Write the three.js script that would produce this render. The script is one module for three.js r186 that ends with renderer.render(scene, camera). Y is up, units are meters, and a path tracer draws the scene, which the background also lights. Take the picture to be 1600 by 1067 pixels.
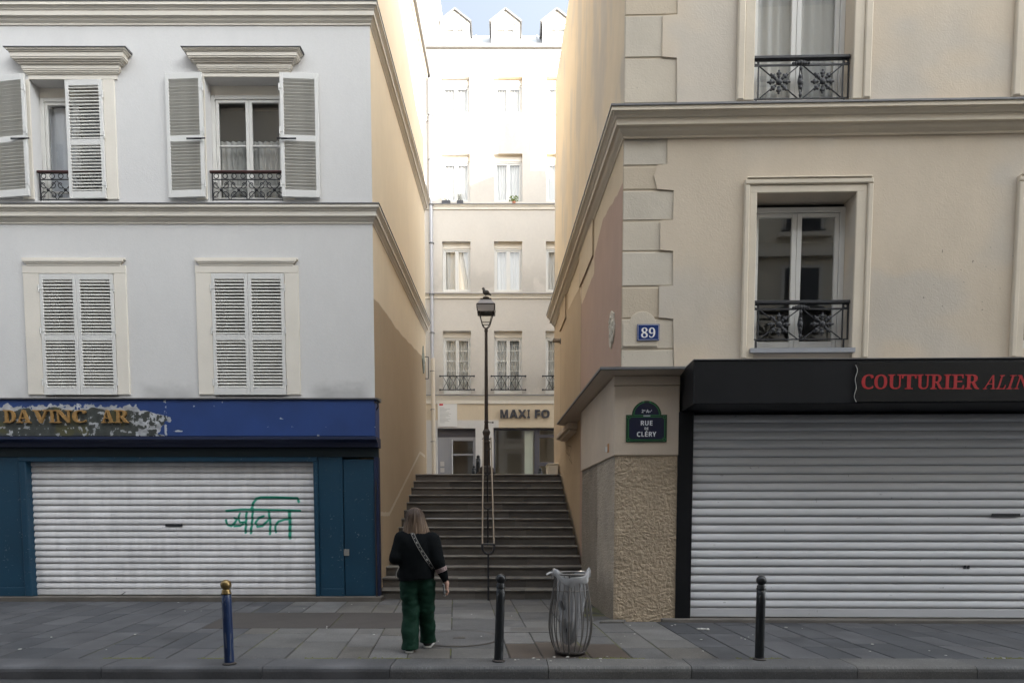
import * as THREE from 'three';
import { mergeGeometries, mergeVertices } from 'three/addons/utils/BufferGeometryUtils.js';
import { FontLoader } from 'three/addons/loaders/FontLoader.js';
import { TextGeometry } from 'three/addons/geometries/TextGeometry.js';

// ───────────── camera, sky, sun, exposure ─────────────
const F_PX = 960, CX = 800, EYE = 1.52, PITCH = Math.atan(0.062), PPY = 807 + F_PX * 0.062;
const camera = new THREE.PerspectiveCamera(2 * Math.atan(533.5 / F_PX) * 180 / Math.PI, 1600 / 1067, 0.1, 600);
camera.position.set(0, EYE, 0);
camera.rotation.x = -PITCH;
camera.setViewOffset(1600, 1067, 0, 533.5 - PPY, 1600, 1067);      // shift lens, as the photograph's verticals show
camera.updateProjectionMatrix();

const scene = new THREE.Scene();
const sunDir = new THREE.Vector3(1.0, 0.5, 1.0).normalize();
{ // clear sky: blue air, paler to the horizon and round the sun
  const W = 512, H = 256, d = new Float32Array(W * H * 4), v = new THREE.Vector3();
  for (let j = 0; j < H; j++) for (let i = 0; i < W; i++) {
    const el = ((j + 0.5) / H - 0.5) * Math.PI, az = ((i + 0.5) / W - 0.5) * 2 * Math.PI;
    v.set(Math.cos(el) * Math.cos(az), Math.sin(el), Math.cos(el) * Math.sin(az));
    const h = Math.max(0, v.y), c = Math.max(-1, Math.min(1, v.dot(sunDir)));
    const hz = Math.pow(1 - h, 3.0), raisedGlow = 1.7 * Math.exp(-Math.acos(c) / 0.54);  // wide glow round the unseen sun, raised to light the house fronts
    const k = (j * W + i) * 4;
    d[k] = 0.035 + 0.06 * hz + 0.91 * raisedGlow;
    d[k + 1] = 0.047 + 0.055 * hz + 0.925 * raisedGlow;
    d[k + 2] = 0.067 + 0.042 * hz + 0.92 * raisedGlow;
    d[k + 3] = 1;
  }
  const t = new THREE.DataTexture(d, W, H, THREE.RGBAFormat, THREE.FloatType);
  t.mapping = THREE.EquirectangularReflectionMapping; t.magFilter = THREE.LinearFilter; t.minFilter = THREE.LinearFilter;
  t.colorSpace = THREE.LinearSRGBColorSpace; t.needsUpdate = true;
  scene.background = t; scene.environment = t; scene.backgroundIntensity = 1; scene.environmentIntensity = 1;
}
const sun = new THREE.DirectionalLight(new THREE.Color(1.0, 0.93, 0.82), 3.2);
sun.position.copy(sunDir).multiplyScalar(80); sun.target.position.set(0, 5, -12);
sun.castShadow = true; sun.shadow.mapSize.set(4096, 4096);
Object.assign(sun.shadow.camera, { left: -40, right: 40, top: 40, bottom: -40, near: 1, far: 200 });
scene.add(sun, sun.target);
const renderer = new THREE.WebGLRenderer({ antialias: true });
renderer.toneMapping = THREE.LinearToneMapping;
renderer.toneMappingExposure = 9.0;
renderer.shadowMap.enabled = true;

// ───────────── helpers ─────────────
let seed = 7;
const rnd = () => { seed = (seed * 1664525 + 1013904223) >>> 0; return seed / 4294967296; };
const rr = (a, b) => a + (b - a) * rnd();
const lerp = (a, b, t) => a + (b - a) * t, clamp = (x, a = 0, b = 1) => Math.min(b, Math.max(a, x));
const sstep = (a, b, x) => { const t = clamp((x - a) / (b - a)); return t * t * (3 - 2 * t); };
function hash(x, y, s) { let h = (x * 374761393 + y * 668265263 + s * 2147483647) | 0; h = Math.imul(h ^ (h >>> 13), 1274126177); return ((h ^ (h >>> 16)) >>> 0) / 4294967296; }
function vn(x, y, s = 0) {
  const xi = Math.floor(x), yi = Math.floor(y); let fx = x - xi, fy = y - yi; fx = fx * fx * (3 - 2 * fx); fy = fy * fy * (3 - 2 * fy);
  const a = hash(xi, yi, s), b = hash(xi + 1, yi, s), c = hash(xi, yi + 1, s), d = hash(xi + 1, yi + 1, s);
  return a + (b - a) * fx + (c - a) * fy + (a - b - c + d) * fx * fy;
}
function fbm(x, y, o = 4, s = 0) { let v = 0, a = 0.5, t = 0; for (let i = 0; i < o; i++) { v += a * vn(x, y, s + i * 17); t += a; a *= 0.5; x *= 2.03; y *= 2.03; } return v / t; }
const toS = (c) => c <= 0.0031308 ? 12.92 * c : 1.055 * Math.pow(c, 1 / 2.4) - 0.055;
// colour texture over w × h metres; fn(x, y) in metres returns linear rgb
function colourTex(w, h, px, py, fn, x0 = 0, y0 = 0) {
  const d = new Uint8Array(px * py * 4);
  for (let j = 0; j < py; j++) for (let i = 0; i < px; i++) {
    const c = fn(x0 + (i + 0.5) / px * w, y0 + (j + 0.5) / py * h), k = (j * px + i) * 4;
    d[k] = 255 * clamp(toS(c[0])); d[k + 1] = 255 * clamp(toS(c[1])); d[k + 2] = 255 * clamp(toS(c[2])); d[k + 3] = 255;
  }
  const t = new THREE.DataTexture(d, px, py); t.colorSpace = THREE.SRGBColorSpace; t.magFilter = THREE.LinearFilter;
  t.wrapS = t.wrapT = THREE.RepeatWrapping; t.repeat.set(1 / w, 1 / h); t.offset.set(-x0 / w, -y0 / h); t.needsUpdate = true; return t;
}
function greyTex(w, h, px, py, fn) {
  const d = new Uint8Array(px * py * 4);
  for (let j = 0; j < py; j++) for (let i = 0; i < px; i++) { const c = 255 * clamp(fn((i + 0.5) / px * w, (j + 0.5) / py * h)), k = (j * px + i) * 4; d[k] = d[k + 1] = d[k + 2] = c; d[k + 3] = 255; }
  const t = new THREE.DataTexture(d, px, py); t.magFilter = THREE.LinearFilter; t.wrapS = t.wrapT = THREE.RepeatWrapping; t.repeat.set(1 / w, 1 / h); t.needsUpdate = true; return t;
}
// tiling noise: blends the sheet with itself so that the repeat has no seam
const tiled = (f, w, h) => (x, y) => { const a = x / w, b = y / h; return f(x, y) * (1 - a) * (1 - b) + f(x - w, y) * a * (1 - b) + f(x, y - h) * (1 - a) * b + f(x - w, y - h) * a * b; };
const std = (c, o = {}) => new THREE.MeshStandardMaterial(Object.assign({ color: Array.isArray(c) ? new THREE.Color().setRGB(...c) : c, roughness: 0.8 }, o));
const phys = (c, o = {}) => new THREE.MeshPhysicalMaterial(Object.assign({ color: Array.isArray(c) ? new THREE.Color().setRGB(...c) : c, roughness: 0.8 }, o));

const names = {};
function numbered(n) { const k = names[n] = (names[n] ?? -1) + 1; return k ? `${n}_${String(k).padStart(3, '0')}` : n; }
function add(name, geo, mat, parent) {
  const m = new THREE.Mesh(geo, mat); m.castShadow = m.receiveShadow = true;
  m.name = parent ? name : numbered(name); (parent ?? scene).add(m); return m;
}
function tag(o, label, category, group, kind) { o.userData = { label, category }; if (group) o.userData.group = group; if (kind) o.userData.kind = kind; return o; }
function thing(name, label, category, pos = [0, 0, 0], turn = 0, group) {
  const g = new THREE.Group(); g.name = numbered(name); g.position.set(...pos); g.rotation.y = turn; scene.add(g); tag(g, label, category, group); g.updateMatrixWorld(true); return g;
}
function part(name, parent, pos = [0, 0, 0]) { const g = new THREE.Group(); g.name = name; g.position.set(...pos); parent.add(g); return g; }
const structure = (o) => { o.userData.kind = 'structure'; return o; };
// pixel of the photograph -> ray -> point on a plane of constant local z of a frame (a group's own axes)
const camM = new THREE.Matrix4().makeRotationX(-PITCH), ORIGIN = new THREE.Vector3(0, EYE, 0);
const ray = (px, py) => new THREE.Vector3((px - CX) / F_PX, -(py - PPY) / F_PX, -1).applyMatrix4(camM);
function onPlane(g, px, py, zl = 0) {
  const inv = new THREE.Matrix4(); if (g) inv.copy(g.matrixWorld).invert();
  const o = ORIGIN.clone().applyMatrix4(inv), d = ray(px, py).transformDirection(inv), t = (zl - o.z) / d.z;
  return [o.x + d.x * t, o.y + d.y * t];
}
function rect(g, x0, y0, x1, y1, zl = 0) {                        // pixel corners (top-left, bottom-right) -> local metres
  const ym = (y0 + y1) / 2, xm = (x0 + x1) / 2;
  return { x0: onPlane(g, x0, ym, zl)[0], x1: onPlane(g, x1, ym, zl)[0], y1: onPlane(g, xm, y0, zl)[1], y0: onPlane(g, xm, y1, zl)[1] };
}
function uvBox(g) { // uv in metres on every face of a mesh, by its normal
  const n = g.index ? g.toNonIndexed() : g; if (!n.attributes.normal) n.computeVertexNormals();
  const p = n.attributes.position, m = n.attributes.normal, uv = new Float32Array(p.count * 2);
  for (let i = 0; i < p.count; i++) {
    const ax = Math.abs(m.getX(i)), ay = Math.abs(m.getY(i)), az = Math.abs(m.getZ(i));
    uv[2 * i] = az >= ax && az >= ay ? p.getX(i) : ax >= ay ? -p.getZ(i) : p.getX(i);
    uv[2 * i + 1] = ay > ax && ay > az ? -p.getZ(i) : p.getY(i);
  }
  n.setAttribute('uv', new THREE.BufferAttribute(uv, 2)); return n;
}
const bx = (x0, x1, y0, y1, z0, z1) => { const g = new THREE.BoxGeometry(Math.abs(x1 - x0), Math.abs(y1 - y0), Math.abs(z1 - z0)); g.translate((x0 + x1) / 2, (y0 + y1) / 2, (z0 + z1) / 2); return uvBox(g); };
// box with chamfered front edges (front = +z)
function panelGeo(x0, x1, y0, y1, z0, z1, b = 0.008) {
  const P = [], q = (a, c, d, e) => P.push(...a, ...c, ...d, ...a, ...d, ...e);
  const o = [[x0, y0], [x1, y0], [x1, y1], [x0, y1]], i = [[x0 + b, y0 + b], [x1 - b, y0 + b], [x1 - b, y1 - b], [x0 + b, y1 - b]];
  q([...i[0], z1], [...i[1], z1], [...i[2], z1], [...i[3], z1]);
  for (let k = 0; k < 4; k++) { const l = (k + 1) % 4; q([...o[k], z1 - b], [...o[l], z1 - b], [...i[l], z1], [...i[k], z1]); q([...o[k], z0], [...o[l], z0], [...o[l], z1 - b], [...o[k], z1 - b]); }
  q([...o[3], z0], [...o[2], z0], [...o[1], z0], [...o[0], z0]);
  const g = new THREE.BufferGeometry(); g.setAttribute('position', new THREE.Float32BufferAttribute(P, 3)); g.computeVertexNormals(); return uvBox(g);
}
// slab from four ground points (anticlockwise seen from above), chamfered top
function slabGeo(p, y0, y1, b = 0.006) {
  const c = [0, 1].map((k) => (p[0][k] + p[1][k] + p[2][k] + p[3][k]) / 4);
  const ins = p.map((a) => { const dx = c[0] - a[0], dz = c[1] - a[1]; return [a[0] + Math.sign(dx) * b, a[1] + Math.sign(dz) * b]; });
  const P = [], v = (a, y) => [a[0], y, a[1]], q = (a, b2, d, e) => P.push(...a, ...b2, ...d, ...a, ...d, ...e);
  q(...ins.map((a) => v(a, y1)));
  for (let k = 0; k < 4; k++) { const l = (k + 1) % 4; q(v(p[k], y1 - b), v(p[l], y1 - b), v(ins[l], y1), v(ins[k], y1)); q(v(p[k], y0), v(p[l], y0), v(p[l], y1 - b), v(p[k], y1 - b)); }
  const g = new THREE.BufferGeometry(); g.setAttribute('position', new THREE.Float32BufferAttribute(P, 3)); g.computeVertexNormals(); return uvBox(g);
}
// moulding: profile [[out, up] ...] swept along a ground path with mitred corners; outward is to the left of travel seen from below (n = (-dz, dx))
function sweep(profile, path, caps = true) {
  const n = path.length, dirs = [], off = [];
  for (let i = 0; i < n - 1; i++) { const dx = path[i + 1][0] - path[i][0], dz = path[i + 1][1] - path[i][1], l = Math.hypot(dx, dz); dirs.push([dx / l, dz / l]); }
  for (let i = 0; i < n; i++) {
    const a = dirs[Math.max(0, i - 1)], b = dirs[Math.min(n - 2, i)], na = [-a[1], a[0]], nb = [-b[1], b[0]];
    const s = [na[0] + nb[0], na[1] + nb[1]], k = 2 / (s[0] * s[0] + s[1] * s[1]); off.push([s[0] * k, s[1] * k]);
  }
  const at = (i, q) => [path[i][0] + off[i][0] * q[0], q[1], path[i][1] + off[i][1] * q[0]], P = [], U = []; let run = 0;
  for (let i = 0; i < n - 1; i++) {
    const L = Math.hypot(path[i + 1][0] - path[i][0], path[i + 1][1] - path[i][1]);
    for (let k = 0; k < profile.length - 1; k++) {
      const a = at(i, profile[k]), b = at(i + 1, profile[k]), c = at(i + 1, profile[k + 1]), d = at(i, profile[k + 1]);
      P.push(...a, ...b, ...c, ...a, ...c, ...d);
      const v0 = profile[k][1] + profile[k][0], v1 = profile[k + 1][1] + profile[k + 1][0];
      U.push(run, v0, run + L, v0, run + L, v1, run, v0, run + L, v1, run, v1);
    }
    run += L;
  }
  if (caps) for (const i of [0, n - 1]) {
    const tri = THREE.ShapeUtils.triangulateShape(profile.map((q) => new THREE.Vector2(...q)), []);
    for (const t of tri) for (const k of t) { P.push(...at(i, profile[k])); U.push(profile[k][0], profile[k][1]); }
  }
  const g = new THREE.BufferGeometry(); g.setAttribute('position', new THREE.Float32BufferAttribute(P, 3)); g.setAttribute('uv', new THREE.Float32BufferAttribute(U, 2)); g.computeVertexNormals(); return g;
}
// wall in the xy plane with openings, front at z = zf, t thick
function wallGeo(outline, holes, zf, t) {
  const s = new THREE.Shape(outline.map((p) => new THREE.Vector2(...p)));
  for (const h of holes) { const q = new THREE.Path(); q.moveTo(h.x0, h.y0); q.lineTo(h.x0, h.y1); q.lineTo(h.x1, h.y1); q.lineTo(h.x1, h.y0); q.closePath(); s.holes.push(q); }
  const g = new THREE.ExtrudeGeometry(s, { depth: t, bevelEnabled: false }); g.translate(0, 0, zf - t); return uvBox(g);
}
function tube(pts, r, seg = 8, rad = 6, closed = false) { return new THREE.TubeGeometry(new THREE.CatmullRomCurve3(pts.map((p) => new THREE.Vector3(...p)), closed, 'centripetal'), seg, r, rad, closed); }
function rod(a, b, r, rad = 6, r2 = r) {
  const A = new THREE.Vector3(...a), B = new THREE.Vector3(...b), L = A.distanceTo(B), g = new THREE.CylinderGeometry(r2, r, L, rad);
  g.translate(0, L / 2, 0); g.applyQuaternion(new THREE.Quaternion().setFromUnitVectors(new THREE.Vector3(0, 1, 0), B.sub(A).normalize())); g.translate(...a); return g;
}
function clean(gs) { return gs.map((g) => { let n = g.index ? g.toNonIndexed() : g; for (const k of Object.keys(n.attributes)) if (!['position', 'normal', 'uv'].includes(k)) n.deleteAttribute(k); if (!n.attributes.uv) n.setAttribute('uv', new THREE.Float32BufferAttribute(new Float32Array(n.attributes.position.count * 2), 2)); return n; }); }
const merge = (gs) => mergeGeometries(clean(gs));
const lathe = (pts, seg = 20) => new THREE.LatheGeometry(pts.map((p) => new THREE.Vector2(...p)), seg);
const loader = new FontLoader();
const [sansBold, serifBold, serifReg] = await Promise.all(['sans_bold', 'serif_bold', 'serif_regular'].map((f) => loader.loadAsync(`fonts/droid/droid_${f}.typeface.json`)));
function letterGeo(ch, font, x0, x1, y0, y1, z, depth, o = {}) {
  const g = new TextGeometry(ch, { font, size: 1, depth: depth, curveSegments: 5, bevelEnabled: !!o.bold, bevelSize: o.bold ?? 0, bevelThickness: 0.001, bevelSegments: 1 });
  g.computeBoundingBox(); const b = g.boundingBox; g.translate(-b.min.x, -b.min.y, -b.min.z);
  g.scale((x1 - x0) / (b.max.x - b.min.x), (y1 - y0) / (b.max.y - b.min.y), 1);
  if (o.shear) g.applyMatrix4(new THREE.Matrix4().makeShear(0, 0, o.shear, 0, 0, 0));
  g.translate(x0, y0, z); return g;
}
// ───────────── shared materials ─────────────
const fineBump = greyTex(1.5, 1.5, 512, 512, tiled((x, y) => 0.5 * fbm(x * 9 + 40, y * 9 + 40, 4, 3) + 0.5 * fbm(x * 60 + 40, y * 60 + 40, 2, 9), 1.5, 1.5));
const grainBump = greyTex(0.5, 0.5, 256, 256, tiled((x, y) => fbm(x * 120 + 90, y * 120 + 90, 3, 5), 0.5, 0.5));
const roughcast = greyTex(1.2, 1.2, 512, 512, tiled((x, y) => { const wx = fbm(x * 9 + 9, y * 9 + 9, 2, 31) * 0.13, wy = fbm(x * 9 + 9, y * 9 + 9, 2, 37) * 0.13; return Math.pow(clamp(Math.abs(2 * fbm((x + wx) * 20 + 70, (y + wy) * 24 + 70, 3, 8) - 1) * 2.2), 0.6); }, 1.2, 1.2));
const mottle = (base, amt, sc, s) => (x, y) => { const n = (fbm(x * sc + 50, y * sc + 50, 4, s) - 0.5) * 2 * amt + (vn(x * sc * 30 + 9, y * sc * 30 + 9, s + 5) - 0.5) * amt * 0.35; return base.map((c) => c * (1 + n)); };
const mottled = (base, amt, size, sc, s, px = 256) => { const f = mottle(base, amt, sc, s), a = [0, 1, 2].map((k) => tiled((x, y) => f(x, y)[k], size, size)); return colourTex(size, size, px, px, (x, y) => a.map((g) => g(x, y))); };
const M = {
  trim: std('#fff', { map: mottled([0.75, 0.70, 0.62], 0.10, 2, 2.2, 11), bumpMap: fineBump, bumpScale: 0.002, roughness: 0.88 }),
  trimRight: std('#fff', { map: mottled([0.68, 0.60, 0.485], 0.13, 2, 2.2, 12), bumpMap: fineBump, bumpScale: 0.003, roughness: 0.9 }),
  whiteWood: std('#fff', { map: mottled([0.68, 0.67, 0.645], 0.06, 1, 5, 13), roughness: 0.55, bumpMap: grainBump, bumpScale: 0.0006 }),
  slat: std('#fff', { map: mottled([0.66, 0.645, 0.60], 0.09, 1, 6, 14), roughness: 0.6 }),
  frameWhite: std('#fff', { map: mottled([0.66, 0.645, 0.61], 0.05, 1, 5, 15), roughness: 0.45 }),
  zinc: std('#fff', { map: mottled([0.17, 0.17, 0.175], 0.22, 1, 4, 16), roughness: 0.55, metalness: 0.4 }),
  zincPale: std('#fff', { map: mottled([0.34, 0.35, 0.38], 0.15, 1, 4, 17), roughness: 0.5, metalness: 0.3 }),
  iron: std([0.022, 0.022, 0.026], { roughness: 0.5, bumpMap: grainBump, bumpScale: 0.0015 }),
  ironRust: std('#fff', { map: mottled([0.045, 0.036, 0.032], 0.4, 0.6, 14, 18), roughness: 0.6, bumpMap: grainBump, bumpScale: 0.002 }),
  redWood: std([0.07, 0.022, 0.02], { roughness: 0.5 }),
  glass: phys([0.97, 0.98, 0.98], { transmission: 1, thickness: 0, roughness: 0.02, ior: 1.9 }),
  curtain: phys([0.72, 0.71, 0.68], { roughness: 0.95, transmission: 0.35, thickness: 0 }),
  blind: phys([0.60, 0.62, 0.66], { roughness: 0.9, transmission: 0.2, thickness: 0 }),
  lace: phys([0.5, 0.49, 0.46], { roughness: 0.95, transmission: 0.4, thickness: 0 }),
  inside: std([0.22, 0.20, 0.18], { roughness: 0.95 }),
  brass: std('#fff', { map: mottled([0.27, 0.19, 0.085], 0.5, 0.4, 14, 19), roughness: 0.33, metalness: 0.85 }),
  black: phys('#fff', { map: mottled([0.0085, 0.009, 0.011], 0.45, 1.5, 3, 20), roughness: 0.5, specularIntensity: 0.5 }),
};

// ───────────── setting: road, kerb, pavement, stairs, upper street ─────────────
const RISE = 0.185, TREAD = 0.338, NSTEP = 14, STAIR_Z = -11.22, LAND_Y = RISE * NSTEP, LAND_Z = STAIR_Z - TREAD * (NSTEP - 1);
const KERB_Z = -6.13, KERB_B = -6.5;
// alley walls in plan
const LX0 = -2.45, LX1 = -2.43, ALLEY_END = -17.6, RX0 = 1.47, RX1 = 1.085, RZ0 = -8.84;
const leftX = (z) => lerp(LX0, LX1, (z + 11.12) / (ALLEY_END + 11.12)), rightX = (z) => lerp(RX0, RX1, (z - RZ0) / (-17.5 - RZ0));
const asphalt = std('#fff', { map: mottled([0.05, 0.05, 0.052], 0.35, 2, 4, 21, 512), bumpMap: grainBump, bumpScale: 0.006, roughness: 0.85 });
structure(add('road', uvBox(new THREE.PlaneGeometry(240, 240).rotateX(-Math.PI / 2).translate(0, -0.125, 0)), asphalt));
const stoneMats = [[0.072, 0.073, 0.079], [0.055, 0.057, 0.063], [0.09, 0.09, 0.096], [0.064, 0.065, 0.07]].map((c, i) => std('#fff', { map: mottled(c, 0.6, 1.9, 2.6, 30 + i, 512), bumpMap: grainBump, bumpScale: 0.003, roughness: 0.72 }));
const granMats = [[0.116, 0.113, 0.109], [0.09, 0.089, 0.09], [0.134, 0.131, 0.128], [0.106, 0.099, 0.09]].map((c, i) => { const f = mottle(c, 0.5, 2.8, 40 + i); const g = [0, 1, 2].map((k) => tiled((x, y) => f(x, y)[k] * (vn(x * 160 + 400, y * 160 + 400, 50) > 0.8 ? 1.7 : 1) * (vn(x * 140 + 400, y * 140 + 400, 52) > 0.84 ? 0.6 : 1), 1.3, 1.3)); return std('#fff', { map: colourTex(1.3, 1.3, 512, 512, (x, y) => g.map((h) => h(x, y))), bumpMap: grainBump, bumpScale: 0.004, roughness: 0.75 }); });
const dampMat = std('#fff', { map: mottled([0.062, 0.048, 0.04], 0.45, 1.3, 5, 46, 512), bumpMap: grainBump, bumpScale: 0.003, roughness: 0.55 });
{
  const pave = new THREE.Group(); pave.name = numbered('pavement'); scene.add(pave); structure(pave);
  // mortar bed, with moss in the joints
  const bed = colourTex(4, 4, 512, 512, (() => { const a = [0, 1, 2].map((k) => tiled((x, y) => { const m = sstep(0.62, 0.74, fbm(x * 1.1 + 60, y * 1.1 + 60, 3, 61)); return lerp([0.05, 0.048, 0.044][k], [0.17, 0.18, 0.05][k], m); }, 4, 4)); return (x, y) => a.map((f) => f(x, y)); })());
  add('mortar_bed', uvBox(new THREE.BoxGeometry(44, 0.12, 12).translate(0, -0.068, KERB_B - 6 + 0.02)), std('#fff', { map: bed, roughness: 0.95 }), pave);
  const k = (u) => u < -2 ? lerp(-0.15, -0.11, clamp((u + 5) / 3)) : lerp(-0.11, -0.03, clamp((u + 2) / 6));
  const X = (u, z) => u + k(u) * (-z - 6.5);
  const us = []; for (let u = -16; u < -5.3; u += rr(0.33, 0.46)) us.push(u);
  us.push(-5.04, -4.66, -4.34, -4.0, -3.72, -3.33, -2.95, -2.44, -1.89, -1.55, -1.13, -0.66, -0.02, 0.34, 0.86, 1.3);
  for (let u = 1.72; u < 14; u += rr(0.34, 0.5)) us.push(u);
  const zones = [{ u0: -4.0, u1: -1.13, z0: -8.29, z1: -9.66, n: 'asphalt_patch' }, { u0: -1.13, u1: -0.02, z0: -7.02, z1: -8.2, n: 'manhole_surround' }];
  const g = 0.007;
  for (let i = 0; i < us.length - 1; i++) {
    const a = us[i], b = us[i + 1], mid = (a + b) / 2, zend = mid > 1.25 ? -9.3 : -11.45;
    let z = KERB_B; const gran = mid > -3.4 && mid < 2.3;
    while (z > zend + 0.1) {
      const zone = zones.find((q) => mid > q.u0 && mid < q.u1 && z <= q.z0 + 0.001 && z > q.z1 + 0.01);
      if (zone) { z = zone.z1; continue; }
      let L = rr(0.45, 0.95); if (gran && z < -9) L = rr(0.7, 0.9); let e = z - L;
      for (const q of zones) if (mid > q.u0 && mid < q.u1 && z > q.z0 && e < q.z0 + 0.22) e = q.z0;
      if (e < zend + 0.25) e = zend;
      const p = [[X(a, z) + g, z - g], [X(b, z) - g, z - g], [X(b, e) - g, e + g], [X(a, e) + g, e + g]];
      const wet = mid > -0.05 && mid < 1.2 && z > -7.0;
      add('paving_slab', slabGeo(p, -0.06, rr(-0.002, 0.003), 0.006), wet ? dampMat : (gran ? granMats : stoneMats)[Math.floor(rnd() * 4)], pave);
      z = e;
    }
  }
  const P = (u0, u1, z0, z1) => [[X(u0, z0) + g, z0 - g], [X(u1, z0) - g, z0 - g], [X(u1, z1) - g, z1 + g], [X(u0, z1) + g, z1 + g]];
  const brown = std('#fff', { map: mottled([0.058, 0.050, 0.046], 0.25, 1.7, 4, 55, 512), bumpMap: grainBump, bumpScale: 0.004, roughness: 0.85 });
  add('asphalt_patch', slabGeo(P(-4.0, -2.3, -8.29, -9.66), -0.06, 0.002, 0.004), brown, pave);
  add('asphalt_patch', slabGeo(P(-2.3, -1.13, -8.29, -9.66), -0.06, 0.001, 0.004), brown, pave);
  const mh = P(-1.13, -0.02, -7.02, -8.2);
  add('manhole_surround', slabGeo(mh, -0.06, 0.0, 0.006), granMats[1], pave);
  // kerb stones
  let x = -16; while (x < 16) { const L = rr(1.15, 1.7), w = KERB_Z - KERB_B;
    const n = sweep([[w, -0.2], [w, -0.05], [w - 0.006, -0.022], [w - 0.02, -0.006], [w - 0.04, 0.003], [0.004, 0.003], [0.004, -0.2]], [[x + 0.004, KERB_B], [x + L - 0.004, KERB_B]]);
    n.translate(0, rr(-0.003, 0.002), 0); add('kerb_stone', n, [granMats[1], granMats[0], stoneMats[2]][Math.floor(rnd() * 3)], pave); x += L; }
}
{ // manhole cover let into the pavement
  const c = [-0.66, -7.6], t = thing('manhole_cover', 'large round stone-filled manhole cover beside the woman\'s feet', 'manhole cover', [c[0], 0, c[1]]);
  add('rim', new THREE.RingGeometry(0.485, 0.515, 64).rotateX(-Math.PI / 2).translate(0, 0.006, 0), M.ironRust, t);
  add('infill', uvBox(new THREE.CylinderGeometry(0.48, 0.48, 0.01, 56).translate(0, 0.001, 0)), granMats[1], t);
  add('lifting_plate', bx(-0.075, 0.075, 0.006, 0.01, -0.03, 0.03), M.ironRust, t);
}
{ // small service cover by the bin
  const t = thing('service_cover', 'small rectangular metal service cover with a pale frame, beside the wire bin', 'service cover', [0.3, 0, -8.15]);
  const w = 0.42, d = 0.17; add('frame', merge([bx(-w, -w + 0.1, 0.004, 0.008, -d, d), bx(-w + 0.1, w, 0.004, 0.008, d - 0.05, d)]), granMats[2], t);
  add('plate', bx(-w + 0.103, w, 0.004, 0.0075, -d, d - 0.053), std('#fff', { map: mottled([0.10, 0.095, 0.09], 0.25, 0.6, 9, 57), roughness: 0.7, bumpMap: grainBump, bumpScale: 0.002 }), t);
}
{ // fourteen steps of worn stone
  const st = new THREE.Group(); st.name = numbered('staircase'); scene.add(st); structure(st);
  const worn = (b, s) => colourTex(3, 0.8, 512, 256, (x, y) => { // v runs along the profile: riser 0..RISE, then tread
    const e = Math.exp(-Math.pow((y - RISE - 0.012) / 0.014, 2)) * sstep(0.25, 0.6, fbm(x * 3 + 20, y * 6 + 20, 3, s)) + 0.35 * sstep(RISE, RISE + 0.02, y) * fbm(x * 4 + 9, y * 4 + 9, 3, s + 3);
    const n = 0.62 + 0.8 * fbm(x * 2.5 + 30, y * 5 + 30, 4, s + 7), sp = vn(x * 90, y * 90, s) > 0.9 ? 1.35 : 1;
    return b.map((c, k) => lerp(c * n * sp, [0.30, 0.285, 0.25][k], clamp(e) * 0.8)); });
  const mats = [[0.10, 0.088, 0.076], [0.085, 0.075, 0.068], [0.115, 0.10, 0.088]].map((b, i) => std('#fff', { map: worn(b, 70 + i * 9), bumpMap: grainBump, bumpScale: 0.004, roughness: 0.75 }));
  const prof = [[0, 0], [0, RISE - 0.045], [0.022, RISE - 0.042], [0.026, RISE - 0.02], [0.02, RISE - 0.006], [0.006, RISE], [-TREAD - 0.06, RISE]];
  for (let i = 0; i < NSTEP; i++) {
    const z = STAIR_Z - TREAD * i, x0 = leftX(z) - 0.04, x1 = rightX(z) + 0.04, s = part('step', st);
    const nj = 2 + Math.floor(rnd() * 2), js = [x0]; for (let k = 1; k <= nj; k++) js.push(lerp(x0, x1, (k + rr(-0.2, 0.2)) / (nj + 1))); js.push(x1);
    for (let k = 0; k <= nj; k++) {
      const g = sweep(prof.map((q) => [q[0], q[1] + rr(-0.001, 0.001)]).concat([[-TREAD - 0.06, 0]]), [[js[k] + 0.0012, z + rr(-0.002, 0.002)], [js[k + 1] - 0.0012, z + rr(-0.002, 0.002)]], false);
      const off = rr(0, 3), uv = g.attributes.uv; let acc = [0]; for (let q = 1; q < prof.length; q++) acc.push(acc[q - 1] + Math.hypot(prof[q][0] - prof[q - 1][0], prof[q][1] - prof[q - 1][1]));
      for (let q = 0; q < prof.length - 1; q++) for (let m = 0; m < 6; m++) { const id = q * 6 + m; uv.setXY(id, uv.getX(id) + off, acc[q + ([0, 0, 1, 0, 1, 1][m])]); }
      g.translate(0, RISE * i, 0); add('stone', g, mats[Math.floor(rnd() * 3)], s);
    }
  }
  // ground behind and under: landing and the upper street
  const up = structure(add('upper_street', uvBox(new THREE.BoxGeometry(60, 1.0, 60).translate(0, LAND_Y - 0.504, LAND_Z - 0.3 - 30)), std('#fff', { map: mottled([0.11, 0.105, 0.1], 0.3, 2, 3, 77), bumpMap: grainBump, bumpScale: 0.004 })));
}
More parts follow.
